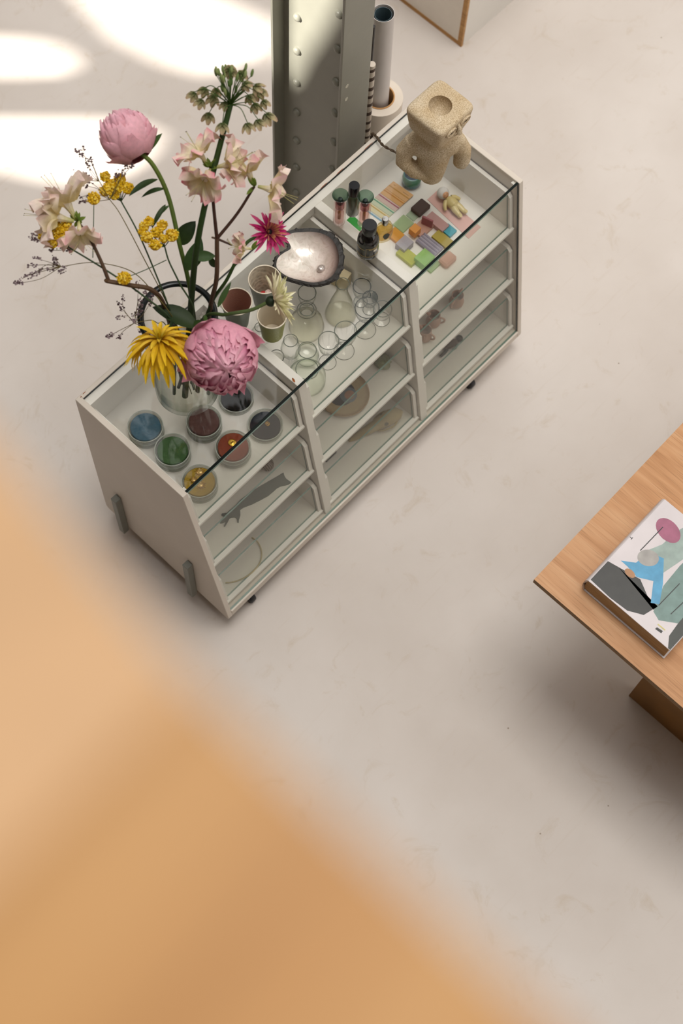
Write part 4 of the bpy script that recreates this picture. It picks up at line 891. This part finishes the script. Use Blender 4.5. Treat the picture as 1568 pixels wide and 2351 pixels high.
daisy(f, hc, ax, [(30, .062, .0105, .18, .25, CRM, mix(CRM, LIM, .25), .6, .15), (26, .055, .010, .5, .2, CRM, mix(CRM, LIM, .6), .7, .2), (16, .042, .009, .85, .1, LIM, CRM, .7, .2)], None, (.008, lin('7f8a34')))
b = MB(); b.blob(hc-ax*.006, (.013, .013, .012), 14, 8, col=lin('26331f')); b.build('calyx', FL, f)
leaf(f, at(500, 705, 1.2), at(530, 648, 1.24), .016, CAMF, lin('3c5530'), .3)

# azalea branches -------------------------------------------------------
WHT, EDG = lin('f4e9de'), lin('e0748a')
def azalea(parent, c, ax, s_=1., pink=1.):
    s_ *= 1.32
    ax = Vector(ax).normalized(); X = ax.orthogonal().normalized(); Y = ax.cross(X); c = Vector(c)
    b = MB(); b.tube([c, c+ax*.010*s_, c+ax*.022*s_], [.0022*s_, .0034*s_, .0065*s_], 8, cols=[lin('a9ae62'), lin('d9cfa0'), WHT]); b.build('flower_tube', FL, parent)
    for k in range(5):
        a = 2*PI*k/5+rnd(-.15, .15); d = X*math.cos(a)+Y*math.sin(a); b = MB()
        petal(b, c+ax*.019*s_+d*.0045*s_, ax*.85+d*.5, -d*.5+ax*.5, .036*s_*rnd(.85, 1.15), .042*s_, -1.0+rnd(-.35, .35), lin('e2d29a'), WHT, cup=-.25, n=8, m=4, wf=lambda t: .28+.72*math.sin(PI*min(1, .08+t*.70))**.8, ruf=.30, edge=mix(WHT, EDG, pink))
        b.build('petal', FL, parent)
    for k in range(3):
        d = (ax+X*rnd(-.3, .3)+Y*rnd(-.3, .3)).normalized(); b = MB(); b.tube(crv([c+ax*.018, c+ax*.035+d*.01, c+d*.06*s_], 3), .0005, 4, col=lin('b9b276')); b.blob(c+d*.06*s_, .0011, 6, 4, col=lin('5d4a2a')); b.build('stamen', FL, parent)
def budtuft(parent, c, ax, n=7):
    c = Vector(c); ax = Vector(ax).normalized()
    for k in range(n):
        d = (ax*.7+Vector((rnd(-1, 1), rnd(-1, 1), rnd(-1, 1)))*.8).normalized(); b = MB()
        petal(b, c, d, CAMF, rnd(.014, .026), .008, .4, lin('4d6a26'), lin('7d8f3c'), cup=.5, n=4, m=1); b.build('bract', FL, parent)
f = flower('azalea_branch', instem(470, 870), 'forked azalea branch with pink edged white flowers above the pearl shell', 'branch')
knot = at(498, 548, 1.33); tA, tB = at(483, 384, 1.45), at(584, 428, 1.42)
stem(f, [instem(470, 870), clampmouth(488, 712), at(497, 640, 1.25), knot], .0058, .005, BROWN, lin('5a4433'))
stem(f, [knot, at(490, 470, 1.40), tA], .0042, .003, lin('4a3228'), name='twig'); stem(f, [knot, at(545, 490, 1.37), tB], .004, .003, lin('4a3228'), name='twig'); stem(f, [knot, at(533, 563, 1.32)], .003, .0022, lin('4a3228'), name='twig')
stem(f, [knot, at(486, 545, 1.335)], .003, .002, lin('5a4433'), name='twig')
budtuft(f, tA, CAMU, 9); budtuft(f, tB, CAMU, 9)
azalea(f, tA+CAMU*.006-CAMR*.006, -CAMR*.55+CAMU*.75+CAMF*.35, 1.05); azalea(f, tA+CAMR*.012, CAMR*1.0+CAMU*.15+CAMF*.3, 1.15, .7); azalea(f, tA-CAMU*.004, -CAMU*.8-CAMR*.4+CAMF*.4, 1.05)
azalea(f, tB+CAMU*.004, -CAMR*.4+CAMU*.8+CAMF*.2, 1.1, .7); azalea(f, tB+CAMR*.008, CAMR*.95-CAMU*.25+CAMF*.1, 1.2, .6)
azalea(f, at(578, 572, 1.31), -CAMR*.75+CAMU*.05+CAMF*.3, .75, .9); budtuft(f, at(578, 572, 1.31), CAMR, 4)
f = flower('azalea_branch', instem(420, 880), 'bent brown azalea branch with white flowers reaching out to the side', 'branch')
knot = at(250, 646, 1.28); tA = at(178, 508, 1.36)
stem(f, [instem(420, 880), clampmouth(384, 722), at(352, 668, 1.24), at(300, 655, 1.27), knot, at(243, 643, 1.285)], .0058, .005, lin('4a3728'), lin('6b5138'))
stem(f, [knot, at(232, 600, 1.31), at(205, 545, 1.34), tA], .0045, .003, lin('5a4433'), name='twig')
budtuft(f, tA, CAMU, 11)
azalea(f, tA-CAMR*.004+CAMU*.006, -CAMR*.45+CAMU*.8+CAMF*.3, 1.45, .35); azalea(f, tA-CAMR*.008, -CAMR*.95+CAMU*.2+CAMF*.25, 1.4, .4); azalea(f, tA+CAMR*.002, -CAMU*.9+CAMR*.15+CAMF*.2, 1.05, .8)

# allium ----------------------------------------------------------------
f = flower('sicilian_allium', instem(425, 910), 'tall allium stem with nodding green and maroon bell flowers')
top = at(529, 240, 1.53)
stem(f, [instem(425, 910), clampmouth(438, 705), at(460, 520, 1.36), top], .0082, .0062, lin('1f3318'), lin('33491f'), 10)
def bell(parent, c, ax, s_, green=.3):
    ax = Vector(ax).normalized(); X = ax.orthogonal().normalized(); Y = ax.cross(X); b = MB(); c = Vector(c)
    for k in range(6):
        a = 2*PI*k/6; d = X*math.cos(a)+Y*math.sin(a)
        petal(b, c, d*.75+ax*.6, ax, .024*s_, .014*s_, .75-(.5 if k % 2 else .3), lin('4d5a2c'), lin('c9b78e'), cup=-.4, n=5, m=1, edge=lin('8a5a58'), wf=lambda t: math.sin(PI*min(1, .2+t*.72))**.8)
    b.blob(c+ax*.002, .003*s_, 6, 5, col=lin('4c602c')); b.build('bell', FL, parent)
down = -Z_
ends = [(446,214,.9),(470,204,.9),(462,230,.9),(490,222,1.),(480,262,1.0),(516,236,.8),(511,284,1.0),(568,284,1.0),(592,276,1.0),(612,262,1.15),(585,240,.9),(605,232,.8),(588,212,.9),(560,190,.9),(528,160,1.1),(552,168,.9),(585,196,1.0),(598,208,.9),(572,222,.8),(497,206,.8)]
for (u, v, s_) in ends:
    e = at(u, v, 1.53+rnd(-.03, .03)+(.05 if v < 200 else -.015)); m = (top+e)/2+Z_*.028+(e-top)*.12
    r = stem(f, [top, m, e+Z_*.004], .0011, .0010, lin('3f5a22'), lin('4f6a2c'), 5, name='pedicel', n=4)
    bell(r, e, (e-m).normalized()*.7+down*.5-CAMU*.35, s_)
for k in range(26):
    u, v = 530+rnd(-34, 50), 205+rnd(-45, 26); e = at(u, v, 1.56+rnd(-.02, .05))
    r = stem(f, [top, (top+e)/2+Z_*.01, e], .0009, .0009, lin('3f5a22'), seg=4, name='pedicel', n=3)
    d = (e-top).normalized()*.5+CAMU*.8; d.normalize(); X1 = d.orthogonal().normalized(); b = MB(); b.blob(e+d*.006, (.0035, .0035, .009), 7, 5, col=mix(lin('4f6a2e'), lin('a3a870'), rnd(0, .6)), axes=(X1, d.cross(X1), d)); b.build('bud', FL, r)

# yarrow ----------------------------------------------------------------
YW = [lin('f0cc2c'), lin('d8ac18'), lin('fbe468')]
def yarrow_heads(parent, heads, hub):
    hub = Vector(hub)
    for (u, v, z, r) in heads:
        c = at(u, v, z); st_ = stem(parent, [hub, (hub+c)/2-Z_*.004, c-CAMF*.004], .0011, .0010, lin('3d5230'), seg=5, name='pedicel', n=3)
        b = MB(); b.blob(c-CAMF*r*.25, (r*.92, r*.92, r*.45), 10, 6, col=YW[1], axes=(CAMR, CAMU, CAMF))
        for k in range(int(40*(r/.013)**1.5)):
            a, q = rnd(0, 6.3), r*math.sqrt(rnd(0, 1)); h = math.sqrt(max(0, 1-(q/r)**2))*r*.35
            b.octa(c+CAMR*(q*math.cos(a))+CAMU*(q*math.sin(a)*.85)+CAMF*(h+rnd(0, .002)), rnd(.0019, .0032), YW[R_.randrange(3)])
        o = b.build('flower_head', FL, st_, smooth=False, kind='stuff')
ST = lin('3c4f33')
f = flower('yarrow_stem', instem(445, 895), 'yellow yarrow stem with wide flat head under the leaning peony')
hub = at(278, 462, 1.33); stem(f, [instem(445, 895), clampmouth(398, 735), at(352, 615, 1.26), at(315, 530, 1.30), hub], .0022, .0017, ST)
yarrow_heads(f, [(241,405,1.37,.013),(275,412,1.37,.015),(252,422,1.365,.013),(268,432,1.365,.015),(241,438,1.36,.014),(262,446,1.355,.014),(294,432,1.36,.015),(285,428,1.362,.010)], hub)
f = flower('yarrow_stem', instem(455, 885), 'yellow yarrow stem beneath the white azalea flower')
hub = at(158, 568, 1.33); stem(f, [instem(455, 885), clampmouth(402, 748), at(330, 680, 1.24), at(240, 618, 1.29), hub], .0024, .0018, ST)
yarrow_heads(f, [(103,546,1.345,.015),(120,558,1.34,.013),(138,538,1.35,.020),(152,520,1.35,.014),(106,520,1.345,.012),(128,515,1.35,.012),(148,550,1.34,.013)], hub)
yarrow_heads(f, [(215, 455, 1.38, .016)], at(213, 592, 1.31))
f = flower('yarrow_stem', instem(425, 870), 'yellow yarrow stem with branching heads above the vase rim')
hub = at(378, 566, 1.32); stem(f, [instem(425, 870), clampmouth(448, 730), at(412, 650, 1.24), at(388, 600, 1.29), hub], .0024, .0018, ST)
yarrow_heads(f, [(330,520,1.34,.013),(342,508,1.342,.012),(338,545,1.34,.014),(372,517,1.345,.013),(360,533,1.345,.014),(356,562,1.34,.014),(376,548,1.34,.011),(394,540,1.345,.016),(326,532,1.338,.010)], hub)
yarrow_heads(f, [(285, 638, 1.30, .017)], at(382, 597, 1.29))

# sea lavender ----------------------------------------------------------
LAV = [lin('77646a'), lin('8d7a80'), lin('5a4648'), lin('9c8a8c')]
def lavender(parent, joint, tips):
    joint = Vector(joint)
    for (u, v, z, n, sp) in tips:
        t_ = at(u, v, z); mid = (joint+t_)/2+Vector((rnd(-.01, .01), rnd(-.01, .01), rnd(-.006, .012)))
        tw = stem(parent, [joint, mid, t_], .0008, .0005, lin('6b5c33'), lin('5a4a3a'), 4, name='twig', n=4)
        b = MB(); d = (t_-mid).normalized()
        for k in range(n):
            q = t_-d*rnd(0, sp*2.2)+CAMR*rnd(-sp, sp)*.5+CAMU*rnd(-sp, sp)*.5
            b.octa(q, rnd(.0015, .0034), LAV[R_.randrange(4)])
        b.build('flower_spray', FL, tw, smooth=False, kind='stuff')
f = flower('sea_lavender', instem(460, 880), 'dried sea lavender sprig stretching low across the floor side', 'dried flower')
j0, j1 = at(215, 603, 1.30), at(140, 612, 1.31)
stem(f, [instem(460, 880), clampmouth(405, 745), at(355, 675, 1.23), at(300, 622, 1.27), j0, j1], .0014, .0008, lin('6d6630'), lin('6b5c33'), 5)
lavender(f, j1, [(32,652,1.31,26,.010),(50,640,1.31,14,.012),(62,610,1.32,16,.009),(75,592,1.32,14,.008),(68,632,1.31,16,.010),(132,628,1.31,24,.012),(126,600,1.32,16,.010),(82,625,1.31,10,.008),(108,618,1.31,10,.009),(124,590,1.32,14,.008)])
lavender(f, at(155, 570, 1.32), [(66,546,1.33,22,.009),(72,538,1.33,10,.007),(112,575,1.32,12,.007),(140,565,1.32,14,.009),(88,508,1.33,8,.007)])
f = flower('sea_lavender', instem(450, 900), 'dried sea lavender sprig rising behind the yellow yarrow', 'dried flower')
j0, j1 = at(252, 458, 1.36), at(228, 416, 1.38)
stem(f, [instem(450, 900), clampmouth(400, 735), at(322, 578, 1.29), at(275, 490, 1.34), j0, j1], .0014, .0008, lin('6d6630'), lin('6b5c33'), 5)
lavender(f, j1, [(176,346,1.41,26,.010),(188,337,1.41,14,.008),(196,366,1.40,20,.010),(208,364,1.40,10,.008),(170,394,1.40,18,.009),(190,395,1.40,10,.008)])
lavender(f, j0, [(182,424,1.38,12,.009),(198,412,1.385,10,.007),(184,452,1.37,12,.009),(182,462,1.37,12,.008),(290,378,1.40,22,.011),(268,392,1.39,18,.010),(308,376,1.40,14,.008)])
f = flower('sea_lavender', instem(440, 905), 'dried sea lavender sprig drooping beside the dark vase rim', 'dried flower')
j0, j1 = at(345, 735, ZM+.02), at(308, 742, ZM+.03)
stem(f, [instem(440, 905), clampmouth(385, 755), at(362, 742, ZM+.012), j0, j1], .0013, .0008, lin('6d6630'), lin('6b5c33'), 5)
lavender(f, j1, [(245,775,ZM+.03,22,.010),(270,778,ZM+.03,12,.008),(267,730,ZM+.04,12,.008),(300,735,ZM+.035,12,.008),(322,712,ZM+.04,18,.010),(268,694,ZM+.05,18,.010),(282,674,ZM+.05,10,.007),(322,690,ZM+.05,22,.012),(352,680,ZM+.05,20,.011),(318,648,ZM+.06,18,.011),(338,662,ZM+.055,16,.010),(322,762,ZM+.02,14,.009)])
# ---------------------------------------------------------------- carved stone lamp on the glass top
def stone_mat():
    m, t, o = nt('sand_stone'); L = t.links.new; bs = nd(t, 'ShaderNodeBsdfPrincipled', Roughness=.85); bs.inputs['Specular IOR Level'].default_value = .2; L(bs.outputs[0], o.inputs[0]); v = coords(t)
    n1 = nd(t, 'ShaderNodeTexNoise', Scale=380, Detail=3); L(v, n1.inputs['Vector']); n2 = nd(t, 'ShaderNodeTexNoise', Scale=14, Detail=4); L(v, n2.inputs['Vector'])
    c1 = ramp(t, n1.outputs['Fac'], [(.33, lin('ab9a7e')), (.5, lin('cdbda2')), (.68, lin('e2d6c0'))]); c2 = ramp(t, n2.outputs['Fac'], [(.3, lin('e0d0b6')), (.7, lin('ffffff'))])
    mx = nd(t, 'ShaderNodeMix', data_type='RGBA', blend_type='MULTIPLY'); mx.inputs[0].default_value = .8; L(c1, mx.inputs[6]); L(c2, mx.inputs[7]); L(mx.outputs[2], bs.inputs['Base Color'])
    bp = nd(t, 'ShaderNodeBump', Strength=.25, Distance=.002); L(n1.outputs['Fac'], bp.inputs['Height']); L(bp.outputs[0], bs.inputs['Normal']); return m
LO = at(988, 397, ZG); LO.z = ZG; LH = .298
lamp = thing('stone_lamp', LO, 'carved sandstone figure lamp with square hollowed head on the glass top', 'lamp')
b = MB()
def rbox(b, c, hx, hy, hz, e=.35, tap=1., n=16):
    rows = []; c = Vector(c)
    for j in range(n+1):
        t = -PI/2+PI*j/n; z = math.copysign(abs(math.sin(t))**e, math.sin(t)); k = abs(math.cos(t))**e; f = tap+(1-tap)*(z+1)/2
        rows.append([c+Vector((hx*f*k*math.copysign(abs(math.cos(a))**e, math.cos(a)), hy*f*k*math.copysign(abs(math.sin(a))**e, math.sin(a)), hz*z)) for a in [2*PI*i/40 for i in range(40)]])
    vs = [q for r in rows for q in r]; fs = []
    for j in range(n):
        for i in range(40): fs.append((j*40+i, j*40+(i+1) % 40, (j+1)*40+(i+1) % 40, (j+1)*40+i))
    b.add(vs, fs)
rbox(b, LO+Vector((0, 0, LH-.047)), .0715, .067, .047, .27, .80)
b.tube([LO+Vector((0, .004, LH-.06)), LO+Vector((0, .006, .198)), LO+Vector((0, .006, .165))], [.056, .050, .050], 24)
BA = math.radians(-42); BX, BY = Vector((math.cos(BA), math.sin(BA), 0)), Vector((-math.sin(BA), math.cos(BA), 0))
def bp3(x, y, z): return LO+BX*(x*.88)+BY*y+Z_*z
b.blob(bp3(0, .004, .138), (.074, .050, .050), 28, 18, axes=(BX, BY, Z_))
b.tube([bp3(0, .002, .135), bp3(0, -.004, .085), bp3(0, -.010, .04), bp3(0, -.012, .003)], [.052, .045, .038, .031], 24)
b.tube([bp3(-.062, .004, .140), bp3(-.088, .002, .105), bp3(-.090, -.006, .074), bp3(-.058, -.020, .046), bp3(-.014, -.020, .034)], [.028, .025, .0235, .0215, .025], 14)
b.tube([bp3(.062, .004, .140), bp3(.088, .000, .100), bp3(.090, -.006, .062), bp3(.084, -.010, .045)], [.028, .025, .0235, .019], 14)
tmp = b.build('tmp_body', stone_mat(), lamp)
cut = MB(); hc_ = LO+Vector((0, 0, LH)); cut.blob(hc_-Z_*.006, (.031, .031, .040), 40, 24); cut.lathe([(0, .02), (.0295, .02), (.0295, -.012), (0, -.012)], hc_, 40)
cutter = cut.build('tmp_cut', M_white, lamp)
md = tmp.modifiers.new('r', 'REMESH'); md.mode = 'VOXEL'; md.voxel_size = .003
m2 = tmp.modifiers.new('s', 'SMOOTH'); m2.iterations = 5; m2.factor = .5
cr = cutter.modifiers.new('r', 'REMESH'); cr.mode = 'VOXEL'; cr.voxel_size = .002
m3 = tmp.modifiers.new('b', 'BOOLEAN'); m3.operation = 'DIFFERENCE'; m3.object = cutter; m3.solver = 'FAST' if 'FAST' in [e.identifier for e in m3.bl_rna.properties['solver'].enum_items] else 'EXACT'
bpy.context.view_layer.update(); dg_ = bpy.context.evaluated_depsgraph_get()
me = bpy.data.meshes.new_from_object(tmp.evaluated_get(dg_)); me.name = 'figure'
zlo = min(v.co.z for v in me.vertices)
for v in me.vertices: v.co.z = max(v.co.z, 0.0)
me.materials.clear(); me.materials.append(MATS['sand_stone'])
for p_ in me.polygons: p_.use_smooth = True; p_.material_index = 0
try: me.set_sharp_from_angle(angle=math.radians(50))
except Exception: pass
bpy.data.objects.remove(tmp); bpy.data.objects.remove(cutter)
fig = bpy.data.objects.new('figure', me); COL.objects.link(fig); fig.parent = lamp
M_st = MATS['sand_stone']; yfc = LO.y-.0665
for s_, zz in ((-1, ZG+LH-.026), (1, ZG+LH-.026)):
    cx = LO.x+s_*.027
    for rr, tt in ((.0165, .0032), (.0095, .0028)):
        b = MB(); b.tube([(cx+rr*1.0*math.cos(a), yfc+.0005+abs(math.cos(a))*.001, zz+rr*.62*math.sin(a)) for a in [2*PI*i/20 for i in range(21)]], tt, 6); b.build('eye_ridge', M_st, fig)
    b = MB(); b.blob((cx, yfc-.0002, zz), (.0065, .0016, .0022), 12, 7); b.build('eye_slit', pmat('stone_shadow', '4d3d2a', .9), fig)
b = MB(); b.tube([(LO.x, yfc+.004, ZG+LH-.016), (LO.x, yfc-.003, ZG+LH-.032), (LO.x, yfc-.004, ZG+LH-.046)], [.004, .0065, .009], 10); b.build('nose', M_st, fig)
for s_ in (-1, 1):
    b = MB(); b.tube([(LO.x+s_*.010+.005*math.cos(a), yfc-.001, ZG+LH-.048+.005*math.sin(a)) for a in [2*PI*i/14 for i in range(15)]], .0016, 5); b.build('nostril', M_st, fig)
b = MB(); b.blob(hc_-Z_*.0445, (.0035, .0035, .001), 10, 6); b.build('wire_hole', M_black, fig)
b = MB(); q0 = LO+Vector((-.055, .045, .006)); q0 = at(912, 352, ZG+.006); q1 = aty(884, 336, -.075); 
path = crv([at(930, 362, ZG+.012), at(909, 350, ZG+.0085), at(880, 334, ZG+.009), at(866, 316, ZG+.010), Vector((at(860, 309, ZG+.01).x, .004, ZG+.008)), Vector((at(858, 309, ZG).x, .011, ZG-.03)), Vector((at(858, 309, ZG).x, .014, ZG-.2))], 12)
for ph in (0, PI):
    b = MB(); pts = []
    for i, q in enumerate(path):
        d = (path[min(i+1, len(path)-1)]-path[max(i-1, 0)]).normalized(); s1 = d.orthogonal().normalized(); s2 = d.cross(s1); a = i*.62+ph
        pts.append(q+s1*(.0021*math.cos(a))+s2*(.0021*math.sin(a)))
    b.tube(pts, .0022, 6); b.build('cord', pmat('brown_cord', '4f3f2d', .8, bump=.4), lamp, label='twisted brown fabric cord')

# ---------------------------------------------------------------- things in the lower drawers
Z2, Z3 = ZF[1], ZF[2]
def flatpoly(pts, z0, z1): 
    P = [at(u, v, z1) for u, v in pts]; P = [(q.x, q.y) for q in P]; a = sum(P[i][0]*P[(i+1) % len(P)][1]-P[(i+1) % len(P)][0]*P[i][1] for i in range(len(P)))
    return P if a > 0 else P[::-1]
arm = [(1005,455),(1015,490),(1035,520),(1082,553),(1060,572),(1020,585),(985,590),(940,612),(900,648),(850,690),(790,722),(700,768),(600,808),(572,828),(574,880),(560,925),(556,958),(546,952),(538,915),(524,902),(485,905),(466,915),(450,945),(420,996),(410,990),(428,945),(395,960),(368,962),(380,945),(420,905),(385,880),(390,866),(440,858),(520,790),(570,735),(640,680),(740,610),(860,540),(940,495)]
arm = [(420+u/4.356, 980+v/4.356) for u, v in arm]
b = MB(); b.prism(flatpoly(arm, Z2, Z2+.004), Z2+.0004, Z2+.004); b.build('arm_cutout', pmat('slate_card', '4d5450', .7), smooth=False, label='flat dark grey cut-out of an arm and hand in the drawer', cat='cut-out')
p = at(613, 1070, Z2+.01); b = MB(); b.blob((p.x, p.y, Z2+.0205), .020, 20, 14)
def swirl(name, c0, c1, sc_=60):
    m, t, o = nt(name); L = t.links.new; bs = nd(t, 'ShaderNodeBsdfPrincipled', Roughness=.35); L(bs.outputs[0], o.inputs[0])
    n = nd(t, 'ShaderNodeTexWave', Scale=sc_, Distortion=7, Detail=2); L(coords(t), n.inputs['Vector']); L(ramp(t, n.outputs['Fac'], [(.35, lin(c0)), (.6, lin(c1))]), bs.inputs['Base Color']); return m
b.build('marbled_ball', swirl('marbled', '4d3a2e', '8f8072'), label='brown marbled ball beside the arm cut-out', cat='ball')
loopp = [(690,1105),(750,1155),(785,1240),(780,1330),(735,1410),(660,1480),(570,1530),(490,1553),(425,1558)]
P = [at(420+u/4.356, 980+v/4.356, Z3+.004) for u, v in loopp]; c = sum(P, Vector())/len(P)
b = MB(); b.tube(crv(P, 5), .0022, 7); b.build('string_loop', pmat('cream_cord', 'b5a77e', .7), label='pale cream string curled in the bottom drawer', cat='string')
# plate
p = at(789, 905, Z2+.01); c = Vector((p.x, p.y, Z2+.0004)); t = thing('painted_plate', c, 'round tan plate with dark painted centre in the middle drawer', 'plate')
b = MB(); b.lathe([(0, 0), (.040, 0), (.062, .007), (.072, .013), (.0745, .0145), (.072, .0155), (.060, .010), (.040, .003), (0, .003)], c, 48, cols=[lin(x) for x in ('a38f6c',)*3+('8a6f4b', '8a6f4b', '8a6f4b', 'a8946f', 'a8946f', 'a8946f')]); b.build('dish', flora('glaze', .2, 0.), t)
for (dx, dy, rx, ry, col, k) in ((.0, .006, .040, .036, '2f3236', 1), (.010, -.010, .025, .024, '5f6a72', 2), (.012, -.012, .015, .014, '95705f', 3)):
    b = MB(); b.prism([(c.x+dx+rx*math.cos(a), c.y+dy+ry*math.sin(a)) for a in [2*PI*i/24 for i in range(24)]], c.z+.003, c.z+.0032+.0006*k); b.build('painted_motif', pmat('motif_'+col, col, .4, var=.2), t, smooth=False)
def rock(u, v, z, r, col, name, label, cat, seed):
    rr = random.Random(seed); p = at(u, v, z); b = MB(); b.blob((p.x, p.y, z+r*.72), (r, r*1.1, r*.7), 14, 9); b.v = [tuple(Vector((p.x, p.y, z+r*.72))+(Vector(q)-Vector((p.x, p.y, z+r*.72)))*rr.uniform(.82, 1.16)) for q in b.v]
    b.v = [(x, y, max(zz, z+.0004)) for x, y, zz in b.v]; return b.build(name, pmat('rock_'+col, col, .6, var=.3, vscale=50, bump=.5), smooth=False, label=label, cat=cat)
rock(878, 836, Z2, .023, '6d7548', 'green_stone', 'rough green stone in the drawer beside the painted plate', 'stone', 3)
# skull
h0, h1 = at(922, 948, Z3+.02), at(800, 1012, Z3+.008); d = (h1-h0); Lk = d.length; d.normalize(); s_ = Vector((-d.y, d.x, 0)); M_bone = pmat('bone', 'a3936c', .7, var=.12, vscale=60)
sk = thing('animal_skull', Vector(((h0.x+h1.x)/2, (h0.y+h1.y)/2, Z3)), 'long beige animal skull lying in the bottom drawer', 'skull')
b = MB(); K = lambda f, z, o=0: Vector((h0.x, h0.y, Z3+.012+z))+d*(f*Lk)+s_*o
b.tube([K(.0, .018), K(.08, .022), K(.22, .024), K(.34, .020), K(.5, .016), K(.7, .012), K(.88, .009), K(1., .006)], [.006, .020, .0235, .021, .017, .0135, .010, .004], 18); b.build('cranium', M_bone, sk)
for o in (-1, 1):
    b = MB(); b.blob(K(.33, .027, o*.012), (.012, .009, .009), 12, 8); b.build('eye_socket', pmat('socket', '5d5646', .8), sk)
    b = MB(); b.tube(crv([K(.12, .010, o*.016), K(.25, .014, o*.028), K(.42, .012, o*.024), K(.52, .010, o*.012)], 4), [.003]*13, 7); b.build('cheek_bone', M_bone, sk)
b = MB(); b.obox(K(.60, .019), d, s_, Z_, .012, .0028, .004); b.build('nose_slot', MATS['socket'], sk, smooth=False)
p = at(757, 1052, Z3+.01); b = MB(); b.obox((p.x+.008, p.y+.012, Z3+.0064), X_, Y_, Z_, .022, .012, .006); b.build('slate_block', pmat('slate_dark', '3e423e', .6), smooth=False, bevel=.001, label='small dark slate block in the bottom drawer', cat='block')
# little pitchers
M_clay = pmat('pink_clay', 'b08a78', .7, var=.08, vscale=80, bump=.25)
for i, (u, v, ha, lab) in enumerate(((1047, 697, 190, 'small pink clay pitcher standing alone in the drawer'), (994, 742, -60, 'small pink clay pitcher with spout beside the divider'), (974, 775, -80, 'small pink clay pitcher half hidden behind the divider'))):
    p = at(u, v, Z2); c = Vector((max(p.x, DIV[1][1]+.045) if i == 2 else p.x, p.y, Z2+.0004)); c.y = max(c.y, yf(Z2, .06)+.012); t = thing('clay_pitcher', c, lab, 'pitcher', 'small pink clay pitchers')
    b = MB(); b.lathe([(0, 0), (.016, 0), (.021, .006), (.022, .018), (.018, .034), (.0165, .044), (.018, .050), (.0165, .050), (.0150, .044), (.0165, .034), (.020, .018), (.018, .006), (0, .004)], c, 28); b.build('jug', M_clay, t)
    a = math.radians(ha); dd = Vector((math.cos(a), math.sin(a), 0)); b = MB(); b.tube(crv([c+dd*.016+Z_*.042, c+dd*.031+Z_*.036, c+dd*.030+Z_*.020, c+dd*.021+Z_*.010], 4), .003, 8); b.build('handle', M_clay, t)
    b = MB(); b.tube([c-dd*.014+Z_*.044, c-dd*.020+Z_*.049, c-dd*.026+Z_*.053], [.006, .004, .0015], 8); b.build('spout', M_clay, t)
# dark carved lizard-like figure
h0, h1 = at(1056, 778, Z3+.01), at(1006, 812, Z3+.006); d = (h1-h0); Lk = d.length; d.normalize(); s_ = Vector((-d.y, d.x, 0)); fg = thing('carved_figure', Vector(((h0.x+h1.x)/2, (h0.y+h1.y)/2, Z3)), 'small dark brown carved figure lying in the bottom drawer', 'figurine')
K = lambda f, z, o=0: Vector((h0.x, h0.y, Z3+.0025+z))+d*(f*Lk)+s_*o; M_dk = pmat('dark_carving', '4a3a2c', .5, var=.15)
b = MB(); b.blob(K(.04, .0125), .012, 14, 9); b.build('head', pmat('carving_black', '20211f', .4), fg)
b = MB(); b.tube([K(.12, .011), K(.25, .012), K(.5, .012), K(.7, .009)], [.006, .0105, .0105, .006], 12); b.build('torso', M_dk, fg)
for o in (-1, 1):
    b = MB(); b.tube([K(.65, .009, o*.005), K(.82, .009, o*.010), K(1., .006, o*.011)], [.006, .005, .0045], 9); b.build('leg', pmat('carving_black', '20211f', .4), fg)
    b = MB(); b.tube([K(.22, .010, o*.010), K(.38, .010, o*.018), K(.5, .008, o*.016)], [.0045, .004, .0035], 8); b.build('arm', pmat('carving_grey', '66746c', .5), fg)
# orange petal fallen on the divider
p = at(677, 878, ZG); b = MB(); c = Vector((p.x, p.y, ZG+.0006)); petal(b, c, Vector((.2, 1, .15)), Z_, .014, .006, .5, lin('a55a14'), lin('7a3d10'), n=5, m=1); b.build('fallen_petal', FL, label='tiny curled orange petal fallen on the glass top', cat='petal')
bpy.context.view_layer.update()
